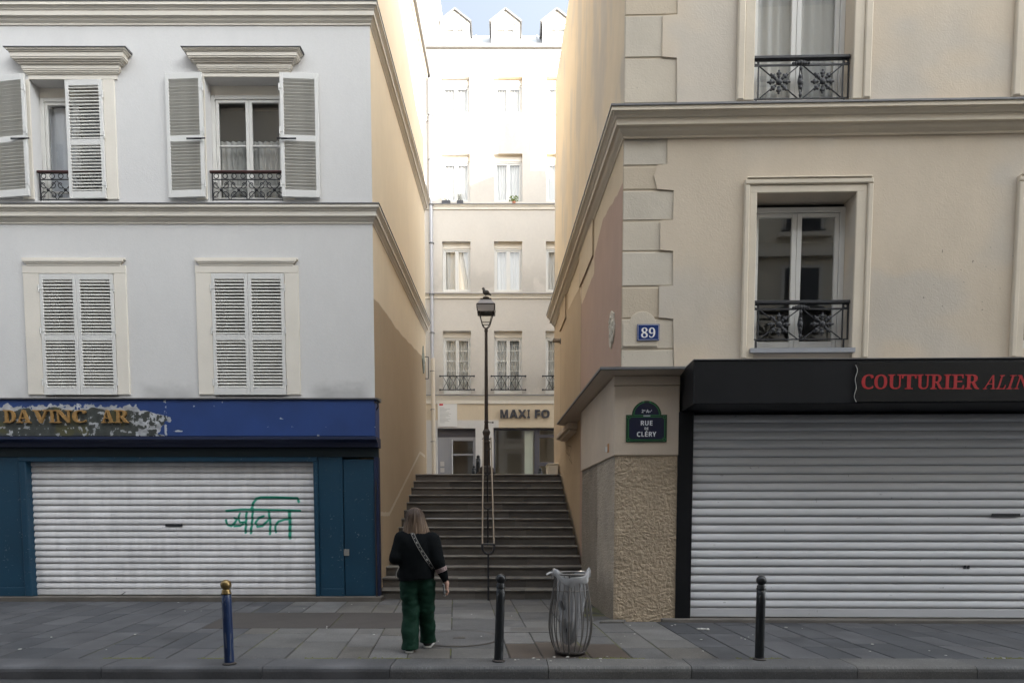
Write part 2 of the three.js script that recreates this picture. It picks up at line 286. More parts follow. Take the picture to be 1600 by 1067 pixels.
// ───────────── building pieces ─────────────
function makeWindow(parent, r, zf, o = {}) {                        // r: opening {x0,x1,y0,y1}; zf: front of the frame
  const { rows = 1, fw = 0.06, mw = 0.09, depth = 0.05, mat = M.frameWhite, curtain, bar = 0.03, sash = 0.045 } = o;
  const w = part('window', parent), xm = (r.x0 + r.x1) / 2, gs = [];
  gs.push(panelGeo(r.x0, r.x0 + fw, r.y0, r.y1, zf - depth, zf, 0.006), panelGeo(r.x1 - fw, r.x1, r.y0, r.y1, zf - depth, zf, 0.006), panelGeo(r.x0 + fw, r.x1 - fw, r.y1 - fw, r.y1, zf - depth, zf, 0.006), panelGeo(r.x0 + fw, r.x1 - fw, r.y0, r.y0 + fw * 1.2, zf - depth, zf, 0.006));
  add('frame', merge(gs), mat, w);
  for (const s of [-1, 1]) {
    const a = s < 0 ? r.x0 + fw + 0.004 : xm + 0.002, b = s < 0 ? xm - 0.002 : r.x1 - fw - 0.004, y0 = r.y0 + fw * 1.2 + 0.004, y1 = r.y1 - fw - 0.004, z = zf - 0.012, q = [];
    const l = s < 0 ? sash : mw / 2, t = s < 0 ? mw / 2 : sash;
    q.push(panelGeo(a, a + l, y0, y1, z - 0.04, z, 0.006), panelGeo(b - t, b, y0, y1, z - 0.04, z, 0.006), panelGeo(a + l, b - t, y1 - sash, y1, z - 0.04, z, 0.006), panelGeo(a + l, b - t, y0, y0 + sash * 1.5, z - 0.04, z, 0.006));
    const g0 = y0 + sash * 1.5, g1 = y1 - sash;
    const fr = o.rowsAt ? [0, ...o.rowsAt, 1] : Array.from({ length: rows + 1 }, (_, k) => k / rows);
    for (let k = 1; k < fr.length - 1; k++) { const y = lerp(g0, g1, fr[k]); q.push(panelGeo(a + l, b - t, y - bar / 2, y + bar / 2, z - 0.036, z - 0.006, 0.005)); }
    add('casement', merge(q), mat, w);
    for (let k = 0; k < fr.length - 1; k++) { const ya = lerp(g0, g1, fr[k]), yb = lerp(g0, g1, fr[k + 1]); add('pane', new THREE.PlaneGeometry(b - t - a - l, yb - ya).translate((a + l + b - t) / 2, (ya + yb) / 2, z - 0.02), M.glass, w); }
    if (curtain) {
      const c = curtain, cx0 = a - 0.01, cx1 = b + 0.01, n = 46, P = [], I = [], U = [], yt = lerp(g0, g1, c.top ?? 1) + 0.02, yb = lerp(g0, g1, c.bottom ?? 0) - 0.02;
      for (let i = 0; i <= n; i++) for (let j = 0; j <= 6; j++) {
        const u = i / n, v = j / 6; let x = lerp(cx0, cx1, u); if (c.gather) x = lerp(x, s < 0 ? cx0 + (x - cx0) * 0.25 : cx1 - (cx1 - x) * 0.25, c.gather * sstep(0, 1, 1 - Math.abs(v - 0.35) * 1.5));
        P.push(x, lerp(yb, yt, v), z - 0.11 - 0.022 * Math.sin(u * (c.waves ?? 7) * 6.283 + 2 * fbm(u * 4, v * 2, 2, 5)) - 0.01 * vn(u * 9, v * 3, 8)); U.push(u, v);
      }
      for (let i = 0; i < n; i++) for (let j = 0; j < 6; j++) { const p = i * 7 + j; I.push(p, p + 7, p + 8, p, p + 8, p + 1); }
      const g = new THREE.BufferGeometry(); g.setAttribute('position', new THREE.Float32BufferAttribute(P, 3)); g.setAttribute('uv', new THREE.Float32BufferAttribute(U, 2)); g.setIndex(I); g.computeVertexNormals();
      add('curtain', g, c.mat ?? M.curtain, w);
    }
  }
  if (o.handle) add('handle', merge([bx(xm + 0.005, xm + 0.02, (r.y0 + r.y1) / 2 - 0.06, (r.y0 + r.y1) / 2 + 0.02, zf - 0.012, zf + 0.02)]), M.brass, w);
  return w;
}
const slatGeos = {};
function makeShutter(parent, x, y0, y1, w, z, turn, side, open) {          // side: +1 leaf runs to +x from its hinge, -1 to -x; turn about the hinge
  const s = part('shutter', parent, [x, 0, z]); s.rotation.y = turn;
  const st = 0.062, t = 0.034, X = (a) => side * a, mid = lerp(y0, y1, 0.475), gs = [];
  const pg = (a, b, c, d) => panelGeo(Math.min(X(a), X(b)), Math.max(X(a), X(b)), c, d, -t / 2, t / 2, 0.004);
  gs.push(pg(0, st, y0, y1), pg(w - st, w, y0, y1), pg(st, w - st, y1 - 0.1, y1), pg(st, w - st, y0, y0 + 0.12), pg(st, w - st, mid - 0.05, mid + 0.05));
  add('frame', merge(gs), M.whiteWood, s);
  const key = w.toFixed(3) + !!open; const sg = slatGeos[key] ??= bx(-(w - 2 * st) / 2, (w - 2 * st) / 2, -0.0235, 0.0235, -0.006, 0.006).rotateX(open ? 0.72 : -0.72);
  for (const [a, b] of [[y0 + 0.12, mid - 0.05], [mid + 0.05, y1 - 0.1]]) { const n = Math.round((b - a) / 0.0555); for (let k = 0; k < n; k++) { const m = add('slat', sg, M.slat, s); m.position.set(X(w / 2), lerp(a, b, (k + 0.5) / n), 0); m.rotation.x = rr(-0.05, 0.05); } }
  for (const y of [y0 + 0.22, mid + 0.12, y1 - 0.25]) add('hinge', merge([rod([X(-0.012), y - 0.06, t / 2], [X(-0.012), y + 0.06, t / 2], 0.012, 6), bx(Math.min(X(-0.01), X(0.05)), Math.max(X(-0.01), X(0.05)), y - 0.018, y + 0.018, t / 2, t / 2 + 0.006)]), M.whiteWood, s);
  return s;
}
function scroll(cx, cy, r, a0, a1, z, th = 0.008) { const p = []; for (let k = 0; k <= 18; k++) { const t = k / 18, a = lerp(a0, a1, t), q = r * (1 - 0.8 * t); p.push([cx + q * Math.cos(a), cy + q * Math.sin(a), z]); } return tube(p, th, 22, 4); }
function rollerSlats(parent, x0, x1, y0, y1, z, pitch, mat, curve = 0.018) {
  const n = Math.round((y1 - y0) / pitch), h = (y1 - y0) / n;
  for (let k = 0; k < n; k++) {
    const ya = y0 + k * h, prof = []; prof.push([-0.012, 0]); for (let i = 0; i <= 7; i++) { const t = i / 7; prof.push([curve * Math.pow(Math.sin(Math.PI * Math.pow(clamp(0.06 + 0.94 * t), 0.62)), 0.8) , 0.006 + t * (h - 0.010)]); } prof.push([-0.012, h - 0.003]);
    const dz = rr(-0.0012, 0.0012), g = sweep(prof, [[x0, z + dz], [x1, z + dz + rr(-0.001, 0.001)]], false); g.translate(0, ya, 0);
    const p = g.attributes.position, uv = g.attributes.uv; for (let i = 0; i < p.count; i++) uv.setXY(i, p.getX(i), p.getY(i));
    add('slat', mergeVertices(g, 1e-4).toNonIndexed(), mat, parent);
  }
}
const cornice = (h, p) => [[0, 0], [p * 0.10, 0], [p * 0.10, h * 0.10], [p * 0.16, h * 0.13], [p * 0.30, h * 0.20], [p * 0.38, h * 0.28], [p * 0.40, h * 0.34], [p * 0.62, h * 0.36], [p * 0.62, h * 0.62], [p * 0.70, h * 0.64], [p * 0.74, h * 0.70], [p * 0.86, h * 0.76], [p * 0.88, h * 0.80], [p, h * 0.81], [p, h], [0, h]];

// ═════════════ the building with the blue shop ═════════════
const LB = thing('corner_building', 'white plastered corner building with louvred shutters above a blue shopfront', 'building', [LX0, 0, -11.12]);
{
  const R = (a, b, c, d, z = 0) => rect(LB, a, b, c, d, z), HT = 13.6, X0 = -14;
  const u1 = R(50, 125, 164, 314), u2 = R(322, 121, 440, 314), w1 = R(66, 428, 181, 620), w2 = R(333, 427, 446, 620);
  const pitchX = u2.x0 - u1.x0;
  const holes = []; for (const h of [u1, u2, w1, w2]) holes.push({ ...h }); for (let k = 1; k <= 2; k++) for (const h of [u1, w1]) holes.push({ ...h, x0: h.x0 - pitchX * k, x1: h.x1 - pitchX * k });
  const fa = R(0, 622, 588, 682), sh = R(52, 723, 489, 934), ytop = fa.y1;
  // plaster: soft clouding, and soot settled above the fascia in the two places where the photograph has it
  const dirt = (x, y) => { let d = 0; for (const [px0, px1, s] of [[212, 312, 0.8], [483, 578, 1.0], [10, 60, 0.5]]) { const a = onPlane(LB, px0, 605)[0], b = onPlane(LB, px1, 605)[0]; const e = sstep(a - 0.1, a + 0.25, x) * sstep(b + 0.1, b - 0.25, x), n = fbm(x * 5 + 30, y * 9 + 30, 4, 91); d = Math.max(d, s * e * sstep(0.22 + n * 0.18, 0.0, y - ytop - 0.02 - n * 0.05) * (0.55 + 0.6 * n)); } return clamp(d); };
  const plaster = colourTex(14.5, 11, 1500, 1100, (x, y) => { const n = 1 + 0.07 * (fbm(x * 0.8 + 20, y * 0.8 + 20, 4, 81) - 0.5) + 0.05 * (fbm(x * 5 + 20, y * 2.2 + 20, 3, 82) - 0.5) + 0.03 * (vn(x * 40, y * 40, 83) - 0.5), d = dirt(x, y) * 0.55; return [0.66, 0.648, 0.635].map((c, k) => lerp(c * n, [0.24, 0.235, 0.23][k], d)); }, X0, 3.6);
  add('street_wall', wallGeo([[X0, ytop - 0.3], [0, ytop - 0.3], [0, HT], [X0, HT]], holes, 0, 0.3), std('#fff', { map: plaster, bumpMap: fineBump, bumpScale: 0.0035, roughness: 0.92 }), LB);
  // alley wall: ochre render, repainted darker up to ladder height, a white dado line along the stairs
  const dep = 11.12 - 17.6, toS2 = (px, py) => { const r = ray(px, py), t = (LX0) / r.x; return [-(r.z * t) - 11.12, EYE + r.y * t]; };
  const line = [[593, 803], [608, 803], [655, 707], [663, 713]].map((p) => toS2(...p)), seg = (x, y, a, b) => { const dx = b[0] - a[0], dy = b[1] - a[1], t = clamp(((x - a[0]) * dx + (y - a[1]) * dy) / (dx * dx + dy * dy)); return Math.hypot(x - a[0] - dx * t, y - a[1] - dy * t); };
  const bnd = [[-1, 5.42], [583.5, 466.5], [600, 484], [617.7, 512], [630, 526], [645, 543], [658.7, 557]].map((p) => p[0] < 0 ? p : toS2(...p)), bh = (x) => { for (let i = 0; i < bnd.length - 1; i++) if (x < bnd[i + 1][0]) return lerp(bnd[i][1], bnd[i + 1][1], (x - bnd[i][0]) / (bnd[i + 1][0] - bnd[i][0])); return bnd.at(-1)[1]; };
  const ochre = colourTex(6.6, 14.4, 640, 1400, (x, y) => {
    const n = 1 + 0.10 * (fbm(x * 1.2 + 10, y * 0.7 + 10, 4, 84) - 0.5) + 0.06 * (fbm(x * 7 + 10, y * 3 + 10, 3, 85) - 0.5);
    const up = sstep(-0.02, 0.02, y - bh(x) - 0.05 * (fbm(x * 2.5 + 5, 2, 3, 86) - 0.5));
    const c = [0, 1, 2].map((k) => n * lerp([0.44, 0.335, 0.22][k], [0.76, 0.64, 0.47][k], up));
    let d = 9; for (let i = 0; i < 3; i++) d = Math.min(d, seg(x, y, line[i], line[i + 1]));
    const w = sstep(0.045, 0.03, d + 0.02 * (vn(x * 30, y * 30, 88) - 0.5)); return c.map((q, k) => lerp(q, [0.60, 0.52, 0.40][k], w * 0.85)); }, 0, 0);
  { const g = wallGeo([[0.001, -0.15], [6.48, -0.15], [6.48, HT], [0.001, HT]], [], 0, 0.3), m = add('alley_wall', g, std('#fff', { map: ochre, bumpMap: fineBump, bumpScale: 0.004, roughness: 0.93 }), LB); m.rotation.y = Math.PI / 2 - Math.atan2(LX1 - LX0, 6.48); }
  // shell: far side, back, roof, rooms
  add('party_wall', merge([bx(X0, X0 + 0.3, -0.1, HT - 0.01, -6.47, -0.31), bx(X0 + 0.31, -0.32, -0.1, HT - 0.01, -6.47, -6.17), bx(X0, -0.31, -0.1, 3.3, -0.31, -0.28)]), std([0.55, 0.5, 0.42]), LB);
  add('room_partition', merge([bx(X0 + 0.32, -0.33, 0, HT - 0.02, -3.2, -3.1), ...[3.72, 7.2, 10.8].map((y) => bx(X0 + 0.32, -0.33, y - 0.3, y - 0.1, -3.09, -0.32))]), M.inside, LB);
  add('roof', merge([bx(X0 - 0.1, 0.2, HT + 0.001, HT + 0.12, -6.6, 0.2)]), M.zinc, LB);
  // string courses, turned round the corner
  const path = [[X0, 0], [0, 0], [0.02, -6.48]];
  for (const [pt, pb, pr] of [[316, 350, 0.14], [-1, 40, 0.15]]) { const a = onPlane(LB, 300, pt, pr)[1], b = onPlane(LB, 300, pb)[1]; const c = part('string_course', LB);
    add('moulding', sweep(cornice(a - b - 0.02, pr).map((q) => [q[0], q[1] + b]), path), M.trim, c); add('zinc_flashing', sweep([[0, a - 0.019], [pr + 0.012, a - 0.024], [pr + 0.012, a - 0.006], [0, a + 0.02]], path), M.zinc, c); }
  { const a = toS2(657, 60)[1]; const c = part('string_course', LB); const top = LB && (EYE + (ray(666, 110).y / -ray(666, 110).z) * 17.6); add('moulding', sweep(cornice(0.36, 0.17).map((q) => [q[0], q[1] + top - 0.36]), path), M.trim, c); add('zinc_flashing', sweep([[0, top + 0.002], [0.182, top + 0.002], [0.182, top + 0.018], [0, top + 0.03]], path), M.zinc, c); }
  // windows
  const pane = { rowsAt: [0.36], fw: 0.07, mw: 0.11, sash: 0.05 };
  makeWindow(LB, { ...u1, y1: u1.y1 - 0.16 }, -0.2, { ...pane, rowsAt: [0.06], curtain: { waves: 1.5, mat: M.blind } });
  makeWindow(LB, { ...u2, y1: u2.y1 - 0.16 }, -0.2, { ...pane, rowsAt: [0.12, 0.55], curtain: { mat: M.lace, waves: 6, top: 0.62 } });
  for (const q of [u1, u2]) add('lintel_board', bx(q.x0, q.x1, q.y1 - 0.158, q.y1, -0.26, -0.21), M.trim, LB);
  for (const q of [w1, w2]) makeWindow(LB, q, -0.22, pane);
  // surrounds
  for (const [q, X] of [[u1, [3, 195]], [u2, [281, 469]]]) {
    const s = part('window_surround', LB), e = 0.2, c = (X[1] - X[0]) / 2;
    add('jamb', panelGeo(q.x1 + 0.002, q.x1 + e, q.y0 + 0.02, q.y1, 0.001, 0.022, 0.006), M.trim, s); add('jamb', panelGeo(q.x0 - e, q.x0 - 0.002, q.y0 + 0.02, q.y1, 0.001, 0.022, 0.006), M.trim, s);
    const t = onPlane(LB, 0, 71, 0.2)[1], x0 = onPlane(LB, X[0], 71, 0.2)[0], x1 = onPlane(LB, X[1], 71, 0.2)[0], h = t - q.y1, L = [];
    for (const [a, b, p] of [[0, 0.17, 0.022], [0.17, 0.22, 0.035], [0.22, 0.28, 0.05], [0.28, 0.34, 0.062], [0.34, 0.50, 0.07], [0.50, 0.56, 0.095], [0.56, 0.62, 0.115], [0.62, 0.68, 0.14], [0.68, 0.86, 0.15], [0.86, 0.91, 0.168], [0.91, 0.965, 0.185]]) L.push(bx(x0 + (0.2 - p) * 1.55, x1 - (0.2 - p) * 1.55, q.y1 + h * a, q.y1 + h * b - 0.0005, 0.001, p));
    add('hood_mould', merge(L), M.trim, s); add('zinc_cap', sweep([[0, t - h * 0.035], [0.2, t - h * 0.035], [0.2, t - h * 0.01], [0, t + 0.02]], [[x0, 0], [x1, 0]]), M.zinc, s);
  }
  for (const [q, X0p, X1p] of [[w1, 40, 200], [w2, 308, 468]]) {
    const s = part('window_surround', LB), o = R(X0p, 404, X1p, 617), xe0 = o.x0, xe1 = o.x1;
    add('jamb', panelGeo(xe0, q.x0 - 0.004, o.y0, q.y1, 0.001, 0.03, 0.008), M.trim, s); add('jamb', panelGeo(q.x1 + 0.004, xe1, o.y0, q.y1, 0.001, 0.03, 0.008), M.trim, s);
    add('head', merge([panelGeo(xe0, xe1, q.y1 + 0.001, o.y1 - 0.13, 0.001, 0.03, 0.004), bx(xe0 + 0.08, xe1 - 0.08, o.y1 - 0.128, o.y1 - 0.095, 0.001, 0.036), bx(xe0 + 0.055, xe1 - 0.055, o.y1 - 0.094, o.y1 - 0.07, 0.001, 0.05), bx(xe0 + 0.03, xe1 - 0.03, o.y1 - 0.069, o.y1 - 0.035, 0.001, 0.06), bx(xe0, xe1, o.y1 - 0.034, o.y1, 0.001, 0.04)]), M.trim, s);
  }
  // shutters: closed pairs below, open and half-open above
  for (const q of [w1, w2]) { const w = (q.x1 - q.x0) / 2 - 0.003; makeShutter(LB, q.x0 + 0.001, q.y0 + 0.03, q.y1 - 0.012, w, 0.02, rr(-0.012, 0.012), 1); makeShutter(LB, q.x1 - 0.001, q.y0 + 0.03, q.y1 - 0.012, w, 0.02, rr(-0.012, 0.012), -1); }
  const wu = (u2.x1 - u2.x0) / 2 - 0.003;
  makeShutter(LB, u2.x0 - 0.01, u2.y0 + 0.03, u2.y1 + 0.03, wu, 0.075, -0.055, -1, true); makeShutter(LB, u2.x1 + 0.01, u2.y0 + 0.03, u2.y1 + 0.03, wu, 0.075, 0.05, 1, true);
  makeShutter(LB, u1.x0 - 0.01, u1.y0 + 0.03, u1.y1 + 0.03, wu, 0.11, -0.13, -1, true); makeShutter(LB, u1.x1 - 0.001, u1.y0 + 0.03, u1.y1 - 0.012, wu, 0.03, -0.03, -1);
  for (const x of [u2.x0 - 0.05, u2.x1 + 0.05, u1.x0 - 0.05]) { const y = lerp(u1.y0, u1.y1, 0.475); add('shutter_bolt', merge([bx(x - (x > u2.x0 + 0.5 ? 0.02 : 0.24), x + (x > u2.x0 + 0.5 ? 0.24 : 0.02), y + 0.005, y + 0.035, 0.115, 0.122), rod([x - 0.09, y + 0.02, 0.13], [x + 0.09, y + 0.02, 0.13], 0.011, 6)]), M.iron, LB); }
  // railings with scrolls and a red-brown handrail
  for (const [q, a, b] of [[u1, 66, 112], [u2, 331, 441]]) {
    const g = part('railing', LB), y0 = q.y0 + 0.04, yt = onPlane(LB, a, 267, -0.05)[1], x0 = q.x0 + 0.05, x1 = q.x1 - 0.01, z = -0.05, gs = [], sc = [];
    add('handrail', panelGeo(x0 - 0.03, x1, yt - 0.035, yt, z - 0.03, z + 0.03, 0.01), M.redWood, g);
    gs.push(bx(x0, x1, y0, y0 + 0.014, z - 0.008, z + 0.008), bx(x0, x1, yt - 0.155, yt - 0.14, z - 0.008, z + 0.008), bx(x0, x0 + 0.018, y0 - 0.03, yt - 0.036, z - 0.009, z + 0.009), bx(x1 - 0.02, x1 - 0.002, y0 - 0.03, yt - 0.036, z - 0.009, z + 0.009));
    const n = 4, h = yt - 0.155 - y0; for (let k = 0; k < n; k++) { const xa = lerp(x0, x1, k / n), w = (x1 - x0) / n, cx = xa + w / 2, cy = y0 + h / 2;
      for (const sx of [-1, 1]) for (const sy of [-1, 1]) { sc.push(scroll(cx + sx * w * 0.27, cy + sy * h * 0.27, Math.min(w, h) * 0.22, sx > 0 ? Math.PI * (sy > 0 ? 1.25 : 0.75) : (sy > 0 ? -0.25 : 0.25) * Math.PI, (sx > 0 ? Math.PI * (sy > 0 ? 1.25 : 0.75) : (sy > 0 ? -0.25 : 0.25) * Math.PI) + sx * sy * 5.6, z, 0.008)); sc.push(rod([cx, cy, z], [cx + sx * w * 0.48, cy + sy * h * 0.46, z], 0.007, 4)); }
      sc.push(new THREE.SphereGeometry(0.026, 8, 6).translate(cx, cy, z + 0.006)); for (const t of [0.25, 0.75]) sc.push(new THREE.TorusGeometry(0.042, 0.008, 4, 12).translate(xa + w * t, yt - 0.088, z)); }
    gs.forEach((q2) => add('bar', q2, M.iron, g)); sc.forEach((q2) => add('scroll', q2, M.iron, g));
  }
  // ── shopfront
  const sf = part('shopfront', LB), zF = 0.34, zP = 0.14;
  const teal = std('#fff', { map: (() => { const a = [0, 1, 2].map((k) => tiled((x, y) => { const n = 0.75 + 0.5 * fbm(x * 2 + 30, y * 2 + 30, 4, 95), ch = sstep(0.93, 0.95, vn(x * 34 + 5, y * 34 + 5, 96) * (0.75 + 0.4 * fbm(x * 5 + 8, y * 5 + 8, 2, 97))); return lerp([0.005, 0.044, 0.085][k] * n, [0.3, 0.32, 0.34][k], ch * 0.6); }, 3, 3)); return colourTex(3, 3, 512, 512, (x, y) => a.map((f) => f(x, y))); })(), roughness: 0.5 });
  const tealDark = std('#fff', { map: mottled([0.008, 0.022, 0.030], 0.3, 2, 2, 98), roughness: 0.55 }), navy = std('#fff', { map: mottled([0.012, 0.02, 0.06], 0.3, 2, 2, 99), roughness: 0.5 });
  const f2 = R(0, 624, 586, 682, zF), FX = f2.x1, Fy0 = f2.y0, Fy1 = f2.y1;
  // fascia board: blue paint, flaked to grey render and white filler where the lettering was
  const pxm = (p) => onPlane(LB, p, 650, zF)[0], xw = pxm(255), xl = pxm(-20);
  const blue = colourTex(14.6, 0.9, 2000, 160, (x, y) => {
    const v = (y - Fy0) / (Fy1 - Fy0), n = 0.8 + 0.4 * fbm(x * 2 + 40, y * 2 + 40, 4, 101);
    let c = [0.017, 0.051, 0.195].map((q) => q * n);
    const N = fbm(x * 4 + 40, y * 5 + 40, 4, 102), N2 = fbm(x * 16 + 40, y * 16 + 40, 3, 103);
    const reg = sstep(xw + 0.04, xw - 0.1, x + (N - 0.5) * 0.7 + Math.max(0, v - 0.5) * 1.0) * sstep(0.86, 0.74, v + (N2 - 0.5) * 0.3);
    if (reg > 0.45) { const dark = [0.05, 0.055, 0.05].map((q) => q * (0.6 + N2)), grn = sstep(0.6, 0.7, fbm(x * 3 + 11, y * 3 + 11, 3, 104)); c = dark.map((q, k) => lerp(q, [0.09, 0.085, 0.03][k], grn * 0.7)); if (v > 0.82 - 0.24 * N || N2 > 0.68 || (x > xw - 0.5 && N2 > 0.42 + 0.12 * v)) c = [0.44, 0.45, 0.47].map((q) => q * (0.35 + 1.1 * fbm(x * 11 + 2, y * 13 + 2, 4, 106))); }
    else if (reg > 0.3 && N2 > 0.4) c = [0.42, 0.43, 0.45];
    if (x > xw - 0.3 && Math.abs(x - xw - 0.03 + 0.03 * (N2 - 0.5)) < 0.02 && N2 > 0.45) c = [0.42, 0.44, 0.48];
    if (x > xw && vn(x * 14 + 3, y * 14 + 3, 105) > 0.93 && N2 > 0.5 && (v < 0.3 || N > 0.6)) c = [0.45, 0.47, 0.5];
    return c; }, X0, Fy0 - 0.05);
  const blueMat = std('#fff', { map: blue, bumpMap: fineBump, bumpScale: 0.002, roughness: 0.5 });
  add('fascia', panelGeo(X0, FX, Fy0, Fy1, 0.005, zF, 0.012), blueMat, sf);
  add('top_flashing', sweep([[0.001, Fy1 + 0.002], [zF + 0.03, Fy1 + 0.002], [zF + 0.03, Fy1 + 0.022], [0.001, Fy1 + 0.07]], [[X0, 0], [FX + 0.04, 0]]), M.zinc, sf);
  add('under_moulding', sweep([[0.005, Fy0 - 0.17], [zF - 0.10, Fy0 - 0.17], [zF - 0.09, Fy0 - 0.1], [zF - 0.02, Fy0 - 0.07], [zF + 0.035, Fy0 - 0.05], [zF + 0.035, Fy0 - 0.002], [0.005, Fy0 - 0.002]], [[X0, 0], [FX + 0.02, 0]]), navy, sf);
  // piers, panels, frame round the roller
  const q = R(52, 723, 489, 934, zP), yb = 0.09, yT = Fy0 - 0.171, r0 = R(40, 716, 493, 934, zP);
  add('lintel_panel', panelGeo(X0, FX - 0.01, q.y1 + 0.10, yT, 0.005, zP - 0.02, 0.006), tealDark, sf);
  add('frame_head', panelGeo(r0.x0 - 0.06, r0.x1 + 0.06, q.y1 + 0.015, q.y1 + 0.099, 0.005, zP + 0.03, 0.012), teal, sf);
  add('frame_jamb', panelGeo(r0.x1 - 0.02, r0.x1 + 0.06, yb, q.y1 + 0.014, 0.005, zP + 0.03, 0.012), teal, sf);
  add('frame_jamb', panelGeo(r0.x0 - 0.06, r0.x0 + 0.06, yb, q.y1 + 0.014, 0.005, zP + 0.03, 0.012), teal, sf);
  const e1 = pxm(497), pm = R(497, 700, 536, 930, zP), pn = R(538, 700, 586, 930, zP);
  add('pier_panel', panelGeo(r0.x1 + 0.062, pm.x1, yb, q.y1 + 0.099, 0.005, zP, 0.008), teal, sf);
  const door = add('side_door', panelGeo(pm.x1 + 0.012, pn.x1 - 0.01, yb, q.y1 + 0.06, 0.005, zP - 0.015, 0.008), teal, sf);
  { const l = R(537, 858, 545, 868, zP); add('lock', merge([bx(l.x0, l.x1, l.y0, l.y1, zP - 0.014, zP + 0.004), rod([(l.x0 + l.x1) / 2, (l.y0 + l.y1) / 2, zP], [(l.x0 + l.x1) / 2, (l.y0 + l.y1) / 2, zP + 0.012], 0.016, 10)]), std([0.4, 0.39, 0.36], { roughness: 0.4, metalness: 0.6 }), sf); }
  add('corner_post', panelGeo(pn.x1 - 0.009, FX + 0.0, yb, q.y1 + 0.099, 0.005, zP + 0.012, 0.006), navy, sf);
  add('pier_panel', panelGeo(X0, r0.x0 - 0.062, yb, q.y1 + 0.099, 0.005, zP, 0.008), teal, sf);
  add('plinth_board', panelGeo(X0, r0.x0 - 0.062, yb, yb + 0.16, zP + 0.001, zP + 0.014, 0.005), teal, sf);
  add('plinth_board', panelGeo(r0.x1 + 0.062, pm.x1, yb, yb + 0.14, zP + 0.001, zP + 0.014, 0.005), teal, sf);
  add('threshold', panelGeo(X0, FX + 0.04, -0.02, yb - 0.002, 0.005, zP + 0.06, 0.012), std('#fff', { map: mottled([0.13, 0.115, 0.1], 0.35, 1, 4, 107), roughness: 0.8 }), sf);
  // roller shutter with the green writing sprayed across its slats
  const rs = part('roller_shutter', LB), sx0 = r0.x0 + 0.05, sx1 = r0.x1 - 0.01, sy0 = yb + 0.12, sy1 = q.y1 + 0.06, cw = 1600, chh = 760;
  const cv = document.createElement('canvas'); cv.width = cw; cv.height = chh; const c2 = cv.getContext('2d');
  { const id = c2.createImageData(cw, chh); for (let j = 0; j < chh; j++) for (let i = 0; i < cw; i++) { const n = 0.94 + 0.12 * (fbm(i / 130, j / 90, 4, 111) - 0.5) + 0.10 * (fbm(i / 26 + 7, j / 160, 3, 112) - 0.5), k = (j * cw + i) * 4, sp = vn(i / 7, j / 7, 113) > 0.965 ? 0.8 : 1; id.data[k] = 232 * n * sp; id.data[k + 1] = 230 * n * sp; id.data[k + 2] = 231 * n * sp; id.data[k + 3] = 255; } c2.putImageData(id, 0, 0); }
  const yMid = (y) => y, Z = ([zx, zy]) => { const p = onPlane(LB, zx / 2.6667, 667 + zy / 2.6667, 0.03); return [(p[0] - sx0) / (sx1 - sx0) * cw, chh - (p[1] - (yb)) / (sy1 - yb) * chh]; };
  const stroke = (pts, w, a = 0.92) => { c2.strokeStyle = `rgba(4,132,104,${a})`; c2.lineWidth = w; c2.lineCap = 'round'; c2.lineJoin = 'round'; c2.beginPath(); pts.map(Z).forEach((p, i) => i ? c2.lineTo(...p) : c2.moveTo(...p)); c2.stroke(); };
  for (const [w, a] of [[17, 0.25], [11, 0.92]]) {
    stroke([[1046, 345], [1054, 318], [1066, 300], [1085, 294], [1150, 294], [1238, 297], [1244, 312]], w, a); stroke([[942, 350], [1010, 344], [1120, 346], [1250, 349]], w * 0.85, a);
    stroke([[1052, 340], [1050, 390], [1044, 442]], w, a); stroke([[940, 388], [947, 408], [962, 413], [978, 400], [986, 384], [976, 380]], w * 0.9, a);
    stroke([[998, 360], [992, 384], [1000, 398], [1022, 396]], w * 0.8, a); stroke([[975, 414], [1000, 412], [1012, 404]], w * 0.8, a); stroke([[1026, 356], [1022, 440]], w, a);
    stroke([[1098, 372], [1076, 380], [1064, 400], [1072, 416], [1092, 412], [1110, 396], [1124, 380]], w * 0.9, a); stroke([[1118, 350], [1126, 400], [1124, 446]], w, a);
    stroke([[1148, 438], [1146, 412], [1160, 394], [1184, 386], [1204, 384]], w * 0.9, a); stroke([[1204, 350], [1208, 400], [1207, 462]], w * 1.35, a); }
  stroke([[500, 700], [518, 690]], 5, 0); c2.strokeStyle = 'rgba(40,38,36,.9)'; c2.lineWidth = 4; { const a = Z([500, 702]), b = Z([519, 689]); c2.beginPath(); c2.moveTo(...a); c2.lineTo(...b); c2.stroke(); }
  const rt = new THREE.CanvasTexture(cv); rt.colorSpace = THREE.SRGBColorSpace; rt.wrapS = rt.wrapT = THREE.ClampToEdgeWrapping; rt.repeat.set(1 / (sx1 - sx0), 1 / (sy1 - yb)); rt.offset.set(-sx0 / (sx1 - sx0), -yb / (sy1 - yb));
  const rollMat = std('#fff', { map: rt, roughness: 0.42, metalness: 0.05 });
  rollerSlats(rs, sx0, sx1, sy0, sy1, 0.015, 0.1165, rollMat, 0.026);
  add('bottom_bar', panelGeo(sx0, sx1, yb + 0.012, sy0 - 0.004, -0.02, 0.03, 0.008), rollMat, rs);
  { const h = R(258, 819, 284, 822, 0.04); add('pull_handle', merge([bx(h.x0, h.x1, h.y0 - 0.005, h.y1 + 0.005, 0.03, 0.05)]), M.iron, rs); }
}
